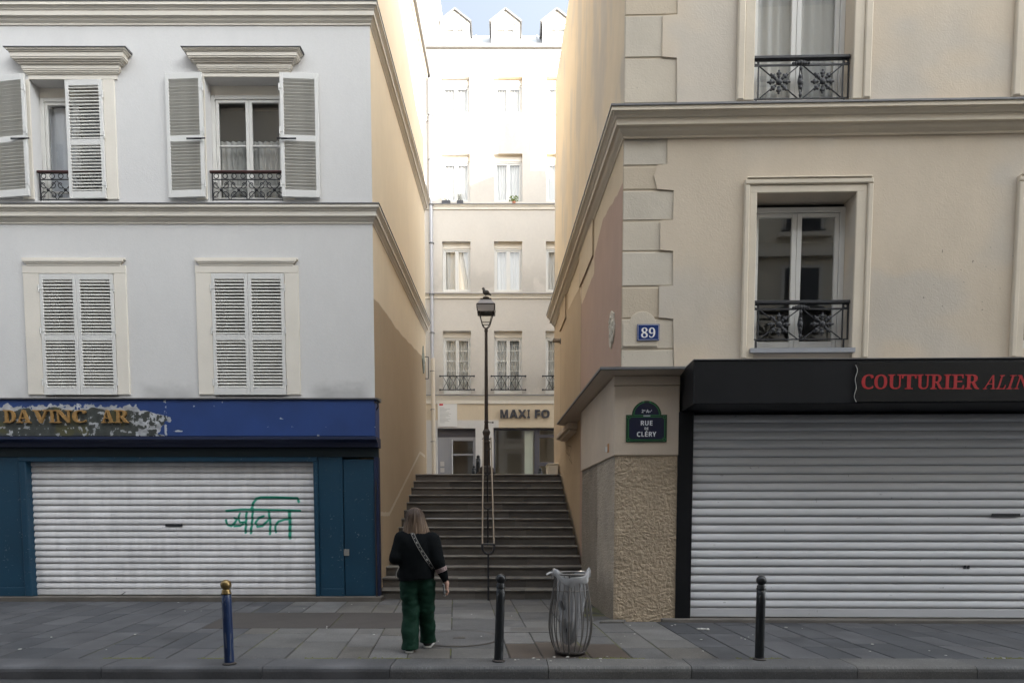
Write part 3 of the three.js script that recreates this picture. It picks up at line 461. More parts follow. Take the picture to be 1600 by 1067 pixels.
{ // raised gilt letters, one by one
  const z = 0.345, L = thing('shop_lettering', 'gilt raised letters with gaps between them on the flaking blue fascia', 'lettering', [LX0, 0, -11.12]);
  const gold = std('#fff', { map: mottled([0.36, 0.21, 0.075], 0.6, 0.5, 7, 115), roughness: 0.5, metalness: 0.25 });
  for (const [ch, a, b] of [['D', 4, 22], ['A', 24.5, 46], ['V', 50, 74], ['I', 75.5, 84], ['N', 85, 110], ['C', 112, 133], ['A', 157, 176], ['R', 178, 199]]) { const r = rect(L, a, 640.5, b, 660.5, z + 0.03); add('letter', letterGeo(ch, serifBold, r.x0, r.x1, r.y0, r.y1, z, 0.035), gold, L); }
}
{ // loose cable at the corner of the blue shop
  const p = (px, py, z) => { const q = onPlane(LB, px, py, z); return [LX0 + q[0], q[1], -11.12 + z]; };
  tag(add('cable', tube([p(584, 627, 0.36), p(591, 632, 0.3), p(595.5, 645, 0.2), p(594.5, 680, 0.12), p(591.5, 703, 0.10), p(590, 780, 0.17), p(590.5, 935, 0.17)].map((q, i) => i > 4 ? [LX0 + 0.025, q[1], q[2]] : i > 1 ? [LX0 + 0.05, q[1], q[2]] : q), 0.011, 48, 5), std([0.03, 0.025, 0.02])), 'thin black cable looping down the corner of the blue shopfront', 'cable');
}
// ═════════════ the building with the black shop ═════════════
const RTURN = -0.024;
const RB = thing('corner_building', 'cream plastered corner building with stone quoins above a black shopfront', 'building', [RX0, 0, RZ0], RTURN);
const RBI = RB.matrixWorld.clone().invert();
const rEnd = new THREE.Vector3(RX1, 0, -17.5).applyMatrix4(RBI);         // back end of the alley wall, local
const rAng = Math.atan2(rEnd.x, -rEnd.z), rLen = Math.hypot(rEnd.x, rEnd.z);
const SET = 0.10;                                                      // upper wall stands back behind the base
// pixel -> (distance along the alley wall from the corner, height), wall plane pushed in by 'inn'
function onAlley(px, py, inn = 0) {
  const o = ORIGIN.clone().applyMatrix4(RBI), d = ray(px, py).transformDirection(RBI);
  const nx = -Math.cos(rAng), nz = -Math.sin(rAng), t = (-inn - (o.x * nx + o.z * nz)) / (d.x * nx + d.z * nz);
  const x = o.x + d.x * t, z = o.z + d.z * t; return [x * Math.sin(rAng) - z * Math.cos(rAng), o.y + d.y * t];
}
{
  const R = (a, b, c, d, z = 0) => rect(RB, a, b, c, d, z), HT = 13.3, X1 = 12, zU = -SET;
  const canopyY = onPlane(RB, 1000, 577, 0.15)[1], wl = R(1180, 302, 1334, 546, zU), wu = R(1182, -260, 1338, 157, zU), wn = { x0: wl.x0 + 3.75, x1: wl.x1 + 3.75, y0: wl.y0, y1: wl.y1 }, wn2 = { ...wu, x0: wu.x0 + 3.75, x1: wu.x1 + 3.75 };
  // plaster, jagged where it stops against the quoins
  const q = (px, py) => onPlane(RB, px, py, zU);
  const jag = [[1056, 578], [1052, 498], [1030, 496], [1030, 447], [1052, 446], [1052, 392], [1032, 390], [1032, 345], [1052, 343], [1053, 297], [1027, 295], [1022, 274], [1028, 258], [1043, 256], [1043, 214], [1058, 160], [1058, 90], [1035, 88], [1036, 24], [1059, 22], [1059, -60], [1036, -62], [1036, -130], [1059, -132], [1059, -200]].map((p) => q(...p));
  jag[0][1] = canopyY - 0.4; jag.push([jag.at(-1)[0], HT]);
  const out = [...jag, [X1, HT], [X1, canopyY - 0.4]].reverse();
  const plaster = colourTex(12.2, 11, 1240, 1100, (x, y) => { const a = fbm(x * 0.9 + 20, y * 0.9 + 20, 4, 121), b = fbm(x * 4 + 20, y * 1.6 + 20, 4, 122); const n = 1 + 0.16 * (a - 0.5) + 0.10 * (b - 0.5) + 0.03 * (vn(x * 45, y * 45, 123) - 0.5), g = sstep(0.45, 0.7, fbm(x * 0.7 + 80, y * 1.1 + 80, 3, 124)) * 0.6, sp = x > 4.3 && y > 4.3 && y < 5.3 && vn(x * 38 + 3, y * 34, 125) > 0.965 ? 0.35 : 1; return [0.625, 0.53, 0.415].map((c, k) => sp * n * lerp(c, [0.54, 0.50, 0.445][k], g)); }, 0, 3);
  add('street_wall', wallGeo(out, [wl, wu, wn, wn2], zU, 0.32), std('#fff', { map: plaster, bumpMap: fineBump, bumpScale: 0.004, roughness: 0.92 }), RB);
  // alley wall
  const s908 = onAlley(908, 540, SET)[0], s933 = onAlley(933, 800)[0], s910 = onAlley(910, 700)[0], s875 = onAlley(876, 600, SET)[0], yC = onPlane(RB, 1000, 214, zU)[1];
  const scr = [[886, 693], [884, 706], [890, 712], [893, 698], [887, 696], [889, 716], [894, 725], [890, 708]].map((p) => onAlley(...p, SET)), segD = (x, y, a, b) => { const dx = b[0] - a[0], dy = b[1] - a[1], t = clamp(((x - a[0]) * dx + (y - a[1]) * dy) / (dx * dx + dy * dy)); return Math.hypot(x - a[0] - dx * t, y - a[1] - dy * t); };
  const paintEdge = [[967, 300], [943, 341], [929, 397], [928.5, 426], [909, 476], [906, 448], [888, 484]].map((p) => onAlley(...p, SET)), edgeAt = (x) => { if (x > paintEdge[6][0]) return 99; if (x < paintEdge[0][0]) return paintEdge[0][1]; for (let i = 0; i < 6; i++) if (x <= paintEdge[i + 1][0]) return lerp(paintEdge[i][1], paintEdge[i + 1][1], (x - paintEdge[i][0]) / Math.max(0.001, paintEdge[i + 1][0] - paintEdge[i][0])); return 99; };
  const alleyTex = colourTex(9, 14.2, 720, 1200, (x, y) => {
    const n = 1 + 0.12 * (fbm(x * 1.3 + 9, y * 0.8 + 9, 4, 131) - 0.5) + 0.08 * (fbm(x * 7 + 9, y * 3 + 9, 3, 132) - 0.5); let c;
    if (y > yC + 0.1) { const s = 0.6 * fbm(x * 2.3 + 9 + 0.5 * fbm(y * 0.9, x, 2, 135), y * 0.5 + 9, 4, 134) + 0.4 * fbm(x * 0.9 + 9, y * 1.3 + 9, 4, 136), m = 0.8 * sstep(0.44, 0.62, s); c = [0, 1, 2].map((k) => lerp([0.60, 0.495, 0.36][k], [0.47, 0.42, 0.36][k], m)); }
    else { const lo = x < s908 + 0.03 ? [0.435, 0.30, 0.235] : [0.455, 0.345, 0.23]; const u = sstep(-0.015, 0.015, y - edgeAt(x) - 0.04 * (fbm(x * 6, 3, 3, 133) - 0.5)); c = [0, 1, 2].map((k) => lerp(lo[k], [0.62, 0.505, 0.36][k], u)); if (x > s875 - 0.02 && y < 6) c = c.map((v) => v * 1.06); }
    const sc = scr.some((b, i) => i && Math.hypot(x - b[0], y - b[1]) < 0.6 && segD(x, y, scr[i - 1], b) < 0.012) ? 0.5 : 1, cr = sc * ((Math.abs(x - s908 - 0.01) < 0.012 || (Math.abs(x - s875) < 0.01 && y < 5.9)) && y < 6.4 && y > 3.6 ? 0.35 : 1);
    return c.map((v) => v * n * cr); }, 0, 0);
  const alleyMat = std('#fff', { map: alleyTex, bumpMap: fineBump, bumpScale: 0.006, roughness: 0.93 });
  // frame of the alley wall: local x = distance along it, z = outwards (towards the alley)
  const AW = (name, geo, mat, parent = RB) => { const m = add(name, geo, mat, parent); m.rotation.y = -Math.PI / 2 - rAng; return m; };
  // wallGeo runs x to the right seen from the front; seen from the alley, depth runs to the left, so x = -distance
  const flipUV = (g) => { const u = g.attributes.uv; for (let i = 0; i < u.count; i++) u.setX(i, -u.getX(i)); return g; };
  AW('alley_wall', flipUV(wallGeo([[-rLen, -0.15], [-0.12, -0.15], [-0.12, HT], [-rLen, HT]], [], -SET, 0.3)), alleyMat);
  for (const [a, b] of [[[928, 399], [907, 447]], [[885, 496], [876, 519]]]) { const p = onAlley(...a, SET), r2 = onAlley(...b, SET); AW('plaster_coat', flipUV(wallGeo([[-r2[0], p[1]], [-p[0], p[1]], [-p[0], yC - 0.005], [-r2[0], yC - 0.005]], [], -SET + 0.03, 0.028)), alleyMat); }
  // rough-cast base and smooth band over it, both turning the corner
  const hB = onPlane(RB, 1010, 712, 0.015)[1], xb = onPlane(RB, 1059, 850)[0], yBand = canopyY - 0.06;
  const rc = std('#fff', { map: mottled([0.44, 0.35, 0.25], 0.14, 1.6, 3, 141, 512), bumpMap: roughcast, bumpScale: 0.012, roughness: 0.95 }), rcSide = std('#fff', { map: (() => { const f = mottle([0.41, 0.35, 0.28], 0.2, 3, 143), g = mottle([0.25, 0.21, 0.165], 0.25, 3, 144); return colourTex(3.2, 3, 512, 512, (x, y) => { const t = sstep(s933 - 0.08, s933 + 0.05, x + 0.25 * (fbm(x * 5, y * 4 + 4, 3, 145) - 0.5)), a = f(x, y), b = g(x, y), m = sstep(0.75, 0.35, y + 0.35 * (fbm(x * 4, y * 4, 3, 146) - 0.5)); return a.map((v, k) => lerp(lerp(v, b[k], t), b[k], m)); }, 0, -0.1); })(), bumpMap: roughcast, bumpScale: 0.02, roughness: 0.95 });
  { // front face really displaced, so that the trowelled lumps cast shade
    const W = xb, N = 90, K = 220, P = new THREE.PlaneGeometry(W, hB, N, K).translate(W / 2, hB / 2, 0), p = P.attributes.position; for (let i = 0; i < p.count; i++) { const x = p.getX(i), y = p.getY(i), e = sstep(0, 0.03, x), wx = 0.06 * fbm(x * 8, y * 8, 2, 31), r = clamp(Math.abs(2 * fbm((x + wx) * 17 + 5, (y + wx) * 20 + 5, 3, 147) - 1) * 2.2); p.setZ(i, e * (0.011 * Math.pow(r, 0.6) + 0.007 * fbm(x * 38 + 5, y * 38 + 5, 2, 149))); const u = P.attributes.uv; u.setXY(i, x, y); } P.computeVertexNormals();
    add('roughcast_front', P, rc, RB); }
  add('roughcast_core', bx(0.003, xb - 0.002, -0.15, hB - 0.001, -0.3, -0.004), rc, RB);
  AW('roughcast_side', flipUV(wallGeo([[-s910, -0.15], [-0.001, -0.15], [-0.001, hB], [-s910, hB]], [], 0.0, 0.25)), rcSide);
  const band = std('#fff', { map: mottled([0.54, 0.45, 0.36], 0.16, 1.6, 2.5, 148, 512), bumpMap: fineBump, bumpScale: 0.004, roughness: 0.9 });
  const hr = onPlane(RB, 1000, 602, 0.03)[1];
  add('name_band', merge([panelGeo(-0.028, onPlane(RB, 1061, 660)[0], hB + 0.001, hr - 0.003, -0.3, 0.032, 0.012), panelGeo(-0.028, onPlane(RB, 1061, 660)[0], hr + 0.003, yBand, -0.3, 0.03, 0.008)]), band, RB);
  AW('name_band_side', merge([panelGeo(-s910, -0.03, hB - 0.0, yBand - 0.005, -0.2, 0.028, 0.01)]), band);
  // zinc canopy over it
  const cp = 0.27, sT = onAlley(870, 658, -cp)[0], path = [[Math.sin(rAng) * sT, -Math.cos(rAng) * sT], [0, 0], [onPlane(RB, 1069, 577, 0.2)[0], 0]];
  const cn = part('canopy', RB);
  add('zinc_sheet', sweep([[-SET - 0.02, canopyY - 0.01], [cp, canopyY - 0.025], [cp, canopyY + 0.008], [-SET - 0.02, canopyY + 0.03]], path), M.zinc, cn);
  add('soffit_board', sweep([[-SET - 0.02, canopyY - 0.055], [0.04, canopyY - 0.055], [cp - 0.02, canopyY - 0.03], [-SET - 0.02, canopyY - 0.012]], path), band, cn);
  AW('bracket', merge([panelGeo(-onAlley(877, 655, 0)[0], -onAlley(895, 655, 0)[0], canopyY - 0.19, canopyY - 0.06, -0.1, 0.12, 0.02), panelGeo(-onAlley(879, 655, 0)[0], -onAlley(894, 655, 0)[0], canopyY - 0.25, canopyY - 0.192, -0.1, 0.07, 0.02)]), band, RB);
  // quoins: stones slightly behind the plaster
  const stoneTex = (c, s) => { const f = mottle(c, 0.13, 3, s); const a = [0, 1, 2].map((k) => tiled((x, y) => f(x, y)[k] * (vn(x * 55 + 7, y * 55 + 7, s) > 0.965 ? 0.5 : 1), 1.2, 1.2)); return std('#fff', { map: colourTex(1.2, 1.2, 384, 384, (x, y) => a.map((g) => g(x, y))), bumpMap: fineBump, bumpScale: 0.005, roughness: 0.93 }); };
  const qm = [[0.60, 0.53, 0.43], [0.575, 0.515, 0.425], [0.56, 0.475, 0.365], [0.61, 0.55, 0.46]].map((c, i) => stoneTex(c, 151 + i)), qx = onPlane(RB, 970, 400, zU)[0];
  const rows = [[498, 545, 1053], [546, 574, 1053], [448, 496.5, 1032], [393, 446.5, 1053], [345, 391.5, 1033], [297, 343.5, 1053], [259, 295.5, 1030], [214, 257.5, 1044], [89.5, 160, 1059], [23, 88.5, 1037], [-60, 22, 1060], [-130, -61.5, 1037], [-200, -131.5, 1060]];
  rows.forEach(([a, b, xr], i) => { const y1 = onPlane(RB, 1000, a, zU)[1], y0 = Math.max(canopyY + 0.02, onPlane(RB, 1000, b, zU)[1]), x1 = onPlane(RB, xr, (a + b) / 2, zU)[0]; add('quoin_stone', panelGeo(SET - 0.004, x1 + 0.01, y0 + 0.004, y1 - 0.004, zU - 0.28, zU - 0.016 + rr(-0.003, 0.003), 0.01), qm[i % 4], RB); });
  add('quoin_core', bx(SET + 0.002, 1.0, canopyY - 0.3, HT - 0.02, zU - 0.3, zU - 0.026), qm[2], RB);
  { const y0 = onPlane(RB, 1000, 574, zU)[1], c = onPlane(RB, 1004, 512, zU), s = new THREE.Shape(), w = 0.21, y1 = onPlane(RB, 1000, 506, zU)[1], yt = onPlane(RB, 1004, 485, zU)[1]; // arched raised tablet behind the number
    s.moveTo(c[0] - w - 0.06, y0 + 0.3); s.lineTo(c[0] - w - 0.06, y1); s.lineTo(c[0] - w + 0.02, y1); s.absarc(c[0], y1 - 0.02, w - 0.02, Math.PI * 0.97, 0, true); s.lineTo(c[0] + w, y0 + 0.3); s.closePath();
    add('tablet', new THREE.ExtrudeGeometry(s, { depth: 0.01, bevelEnabled: true, bevelSize: 0.006, bevelThickness: 0.006, bevelSegments: 2 }).translate(0, 0, zU - 0.014), qm[0], RB); }
  // cornice round the corner, with zinc cover
  { const pr = 0.22, a = onPlane(RB, 1100, 160, zU + pr)[1], b = onPlane(RB, 1100, 216, zU)[1], c = part('string_course', RB), pth = [[Math.sin(rAng) * rLen + SET, -Math.cos(rAng) * rLen], [SET, -SET], [X1, -SET]];
    add('moulding', sweep(cornice(a - b - 0.02, pr).map((v) => [v[0], v[1] + b]), pth), M.trimRight, c); add('zinc_flashing', sweep([[0, a - 0.019], [pr + 0.015, a - 0.026], [pr + 0.015, a - 0.002], [0, a + 0.04]], pth), M.zinc, c); }
  // windows
  const surround = (r, ox0, ox1, oy, sill) => { const s = part('window_surround', RB), z = zU + 0.001, w = r.x0 - ox0, f = w * 0.42;
    for (const [a, b, yb] of [[ox0, r.x0, r.y0 - (sill ? 0.13 : 0)], [r.x1, ox1, r.y0 - (sill ? 0.13 : 0)]]) { const L = a < r.x0; add('jamb', merge([panelGeo(L ? a : b - f, L ? a + f : b, yb, oy - f - 0.001, z, z + 0.05, 0.014), panelGeo(L ? a + f + 0.001 : a, L ? b : b - f - 0.001, yb, r.y1 + (w - f) - 0.001, z, z + 0.026, 0.008)]), M.trimRight, s); }
    add('head', merge([panelGeo(ox0, ox1, oy - f, oy, z, z + 0.052, 0.014), panelGeo(ox0 + f * 0.4, ox1 - f * 0.4, oy + 0.001, oy + 0.025, z, z + 0.062, 0.01), panelGeo(r.x0 - w + f + 0.001, r.x1 + w - f - 0.001, r.y1, oy - f - 0.001, z, z + 0.028, 0.008)]), M.trimRight, s); };
  const so = R(1160, 281, 1359, 560, zU); for (const k of [0, 1]) surround(k ? wn : wl, so.x0 + 3.75 * k, so.x1 + 3.75 * k, so.y1, true);
  const so2 = R(1155, -290, 1366, 157, zU); for (const k of [0, 1]) surround(k ? wn2 : wu, so2.x0 + 3.75 * k, so2.x1 + 3.75 * k, so2.y1, false);
  makeWindow(RB, { ...wl, y1: wl.y1 - 0.06 }, zU - 0.26, { fw: 0.075, mw: 0.14, sash: 0.06 });
  makeWindow(RB, wn, zU - 0.26, { fw: 0.075, mw: 0.14, sash: 0.06 }); makeWindow(RB, wn2, zU - 0.26, { fw: 0.075, mw: 0.14, sash: 0.06 });
  makeWindow(RB, wu, zU - 0.24, { fw: 0.07, mw: 0.14, sash: 0.06, curtain: { waves: 4 } });
  { const y = onPlane(RB, 1250, 541, 0)[1]; add('window_sill', sweep([[-0.3, y - 0.07], [0.07, y - 0.075], [0.07, y - 0.012], [-0.3, y + 0.015]], [[wl.x0 - 0.06, zU], [wl.x1 + 0.03, zU]]), M.zincPale, RB); wl.sill = y; }
  // cast-iron railings with rosettes
  for (const [r, ya, yb] of [[wl, 470, 531], [wu, 88, 155]]) {
    const g = part('railing', RB), z = zU - 0.07, yt = onPlane(RB, 1250, ya, z)[1], y0 = onPlane(RB, 1250, yb, z)[1] + 0.0, x0 = r.x0 + 0.005, x1 = r.x1 - 0.01, b = [], orn = [], xm = (x0 + x1) / 2, yr = yt - 0.115;
    add('handrail', panelGeo(x0, x1, yt - 0.045, yt, z - 0.03, z + 0.035, 0.008), M.iron, g);
    b.push(bx(x0, x1, yr - 0.01, yr + 0.01, z - 0.009, z + 0.009), bx(x0, x1, y0, y0 + 0.014, z - 0.009, z + 0.009)); for (const x of [x0 + 0.01, x0 + 0.085, x1 - 0.085, x1 - 0.01]) b.push(bx(x - 0.008, x + 0.008, y0 + 0.015, yt - 0.046, z - 0.0085, z + 0.0085)); for (const x of [x0 + 0.06, x1 - 0.06]) b.push(bx(x - 0.01, x + 0.01, r.y0 - 0.02, y0, z - 0.008, z + 0.008));
    const cy = (y0 + yr) / 2, xa = x0 + 0.085, xz = x1 - 0.085;
    for (const [c0, c1] of [[xa, xm - 0.02], [xm + 0.02, xz]]) { const cx = (c0 + c1) / 2; for (const sx of [-1, 1]) for (const sy of [-1, 1]) b.push(rod([cx, cy, z], [cx + sx * (c1 - c0) / 2, cy + sy * (yr - y0) / 2, z], 0.009, 5));
      orn.push(new THREE.SphereGeometry(0.045, 12, 8).scale(1, 1, 0.55).translate(cx, cy, z + 0.014)); for (let k = 0; k < 8; k++) { const a = k * Math.PI / 4; for (const [d, s] of [[0.075, 0.024], [0.112, 0.03], [0.148, 0.017]]) orn.push(new THREE.SphereGeometry(s, 8, 6).scale(1.1, 0.9, 0.6).rotateZ(a).translate(cx + d * Math.cos(a), cy + d * Math.sin(a), z + 0.008)); for (const t of [-0.18, 0.18]) orn.push(new THREE.SphereGeometry(0.016, 6, 5).translate(cx + 0.115 * Math.cos(a + t), cy + 0.115 * Math.sin(a + t), z + 0.008)); } }
    for (const t of [0.12, 0.35, 0.5, 0.65, 0.9]) orn.push(new THREE.SphereGeometry(t === 0.5 ? 0.04 : 0.026, 8, 6).scale(0.9, 1.3, 0.6).translate(xm, lerp(y0, yr, t), z + 0.006)); for (const s of [-1, 1]) b.push(rod([xm, y0 + 0.02, z], [xm + s * 0.035, cy, z], 0.008, 4), rod([xm + s * 0.035, cy, z], [xm, yr, z], 0.008, 4));
    for (let k = -3; k <= 3; k++) orn.push(new THREE.SphereGeometry(0.034 - Math.abs(k) * 0.005, 8, 6).scale(1, 1.1, 0.6).translate(xm + k * 0.036, yr + 0.03 - Math.abs(k) * 0.004, z + 0.008)); for (const x of [x0 + 0.048, x1 - 0.048]) orn.push(new THREE.TorusGeometry(0.026, 0.01, 5, 10).translate(x, yr + 0.038, z));
    b.forEach((q2) => add('bar', q2, M.iron, g)); const ros = orn.splice(0, 82); add('rosette', merge(ros.slice(0, 41)), M.iron, g); add('rosette', merge(ros.slice(41)), M.iron, g); add('centre_ornament', merge(orn.slice(0, 5)), M.iron, g); add('garland', merge(orn.slice(5, 12)), M.iron, g); add('ring', orn[12], M.iron, g); add('ring', orn[13], M.iron, g);
  }
  // shell behind
  add('party_wall', merge([bx(X1 - 0.3, X1, -0.1, HT - 0.01, -8.6, -SET - 0.33), bx(rEnd.x + 0.5, X1 - 0.31, -0.1, HT - 0.01, -8.6, -8.3), bx(0.95, X1 - 0.31, -0.1, canopyY - 0.41, -0.55, -0.45)]), std([0.5, 0.44, 0.36]), RB);
  add('room_partition', merge([bx(0.6, X1 - 0.32, 0, HT - 0.02, -3.6, -3.5), ...[3.5, 7.0, 10.6].map((y) => bx(0.6, X1 - 0.32, y - 0.2, y, -3.49, -SET - 0.33))]), M.inside, RB);
  add('roof', bx(-0.15, X1 + 0.1, HT + 0.001, HT + 0.14, -8.75, 0.15), M.zinc, RB);
  // unseen taller block with stacks, added to cast shadow on the terrace building
  add('added_shade_wing', bx(2.2, X1, HT + 0.141, 15.4, -8.7, -3.4), std([0.55, 0.48, 0.38]), RB);
  for (const [x, w] of [[2.4, 0.8], [4.6, 0.6], [6.6, 0.9]]) add('added_shade_stack', merge([bx(x, x + w, 15.401, 16.6, -8.6, -8.1), ...[0.15, 0.45].map((k) => new THREE.CylinderGeometry(0.09, 0.11, 0.5, 8).translate(x + k, 16.85, -8.35))]), M.trimRight, RB);
  // ── black shopfront
  const sf = part('shopfront', RB), zF = 0.62, f = R(1084, 561, 1700, 630, zF), fx0 = f.x0, jx0 = onPlane(RB, 1058, 800, 0.03)[0], jx1 = onPlane(RB, 1082, 800, 0.03)[0];
  add('fascia_box', panelGeo(fx0, X1, f.y0, f.y1, -SET + 0.002, zF, 0.01), M.black, sf);
  add('top_flashing', bx(fx0 - 0.005, X1, f.y1 + 0.001, f.y1 + 0.012, -SET + 0.004, zF + 0.012), M.zinc, sf);
  add('jamb', panelGeo(jx0, jx1, 0.02, f.y0 - 0.001, -0.44, 0.03, 0.006), M.black, sf);
  add('header', bx(jx1 + 0.001, X1, f.y0 - 0.12, f.y0 - 0.001, -0.42, -0.11), M.black, sf);
  add('threshold', panelGeo(jx0 - 0.2, X1, -0.03, 0.055, -0.44, 0.07, 0.015), std('#fff', { map: mottled([0.15, 0.135, 0.12], 0.35, 1, 4, 161), roughness: 0.8 }), sf);
  const rs = part('roller_shutter', RB), zS = -0.06, sx1 = 9.5, steel = std('#fff', { map: colourTex(sx1 - jx1, 3.1, 1024, 400, (x, y) => { const n = 1 + 0.14 * (fbm(x * 1.4 + 5, y * 3 + 5, 4, 162) - 0.5) + 0.12 * (fbm(x * 0.8 + 5, y * 14 + 5, 3, 163) - 0.5), sp = vn(x * 18 + 4, y * 18 + 4, 164) > 0.978 ? 0.6 : 1; return [0.63, 0.635, 0.66].map((c) => c * n * sp); }, jx1, 0), roughness: 0.42, metalness: 0.1 });
  rollerSlats(rs, jx1 + 0.004, sx1, 0.2, f.y0 - 0.03, zS, 0.118, steel, 0.03); add('bottom_bar', panelGeo(jx1 + 0.004, sx1, 0.065, 0.196, zS - 0.05, zS + 0.018, 0.01), steel, rs);
  { const h = R(1553, 803, 1597, 806, 0); add('pull_handle', bx(h.x0, h.x1, h.y0 - 0.006, h.y1 + 0.006, zS + 0.02, zS + 0.04), M.iron, rs); const l = R(1510, 880, 1519, 889, 0); add('lock_plate', merge([bx(l.x0, l.x0 + 0.03, l.y0, l.y1, zS + 0.012, zS + 0.026), bx(l.x1 - 0.03, l.x1, l.y0, l.y1, zS + 0.012, zS + 0.026)]), M.iron, rs); }
  // broken edge of the pavement slab at the corner
  add('corner_stone', slabGeo([[-0.22, 0.18], [0.12, 0.16], [0.18, 0.012], [-0.1, 0.012]], -0.02, 0.035, 0.012), granMats[3], RB);
}
const RBp = (px, py, z) => { const p = onPlane(RB, px, py, z); return new THREE.Vector3(p[0], p[1], z); };
{ // red letters on a glossy black sign board
  const z = 0.625, S = thing('shop_sign', 'black sign board with red serif lettering, fixed on the black shop fascia', 'sign', [RX0, 0, RZ0], RTURN), r = rect(S, 1338, 565, 1760, 627, z);
  add('board', panelGeo(r.x0, r.x1, r.y0, r.y1, z - 0.003, z + 0.012, 0.003), std([0.0075, 0.0075, 0.0085], { roughness: 0.25 }), S);
  const red = std('#fff', { map: mottled([0.42, 0.018, 0.022], 0.12, 1, 3, 171), roughness: 0.45 }), w = 'COUTURIER', sp = [1347, 1365.5, 1367, 1387, 1388, 1411, 1409.5, 1432.5, 1433, 1454, 1455, 1474, 1475.5, 1486.5, 1488, 1507.5, 1509, 1531];
  [...w].forEach((ch, i) => { const q = rect(S, sp[2 * i], 585, sp[2 * i + 1], 608, z + 0.014); add('letter', letterGeo(ch, serifBold, q.x0, q.x1, q.y0, q.y1, z + 0.0125, 0.004), red, S); });
  [['A', 1537, 1556], ['L', 1557, 1571], ['I', 1573, 1583], ['N', 1585, 1608]].forEach(([ch, a, b]) => { const q = rect(S, a, 586, b, 608, z + 0.014); add('letter', letterGeo(ch, serifReg, q.x0, q.x1, q.y0, q.y1, z + 0.0125, 0.004, { shear: 0.28 }), red, S); });
  const crack = [[1337.5, 570], [1340.5, 578], [1337, 592], [1338.5, 606], [1335.5, 620], [1338.5, 628]].map((p) => { const q = onPlane(S, p[0], p[1], z + 0.013); return [q[0], q[1], z + 0.0125]; }); add('peeling_edge', tube(crack, 0.0045, 20, 4), std([0.5, 0.49, 0.46]), S);
}
function plate(name, label, w, h, px, py, z, draw, outline) { // enamel plate: convex rim and printed face
  const c = onPlane(RB, px, py, z), P = new THREE.Vector3(c[0], c[1], z).applyMatrix4(RB.matrixWorld), t = thing(name, label, 'sign', P.toArray(), RTURN);
  const W = 512, H = Math.round(512 * h / w), cv = document.createElement('canvas'); cv.width = W; cv.height = H; const x = cv.getContext('2d'); draw(x, W, H); const tx = new THREE.CanvasTexture(cv); tx.colorSpace = THREE.SRGBColorSpace;
  const s = outline(w, h), g = new THREE.ExtrudeGeometry(s, { depth: 0.008, bevelEnabled: true, bevelSize: 0.003, bevelThickness: 0.003, bevelSegments: 2, curveSegments: 16 }), p = g.attributes.position, uv = g.attributes.uv;
  for (let i = 0; i < p.count; i++) uv.setXY(i, p.getX(i) / w + 0.5, p.getY(i) / h + 0.5); add('enamel_plate', g, std('#fff', { map: tx, roughness: 0.25 }), t); return t;
}
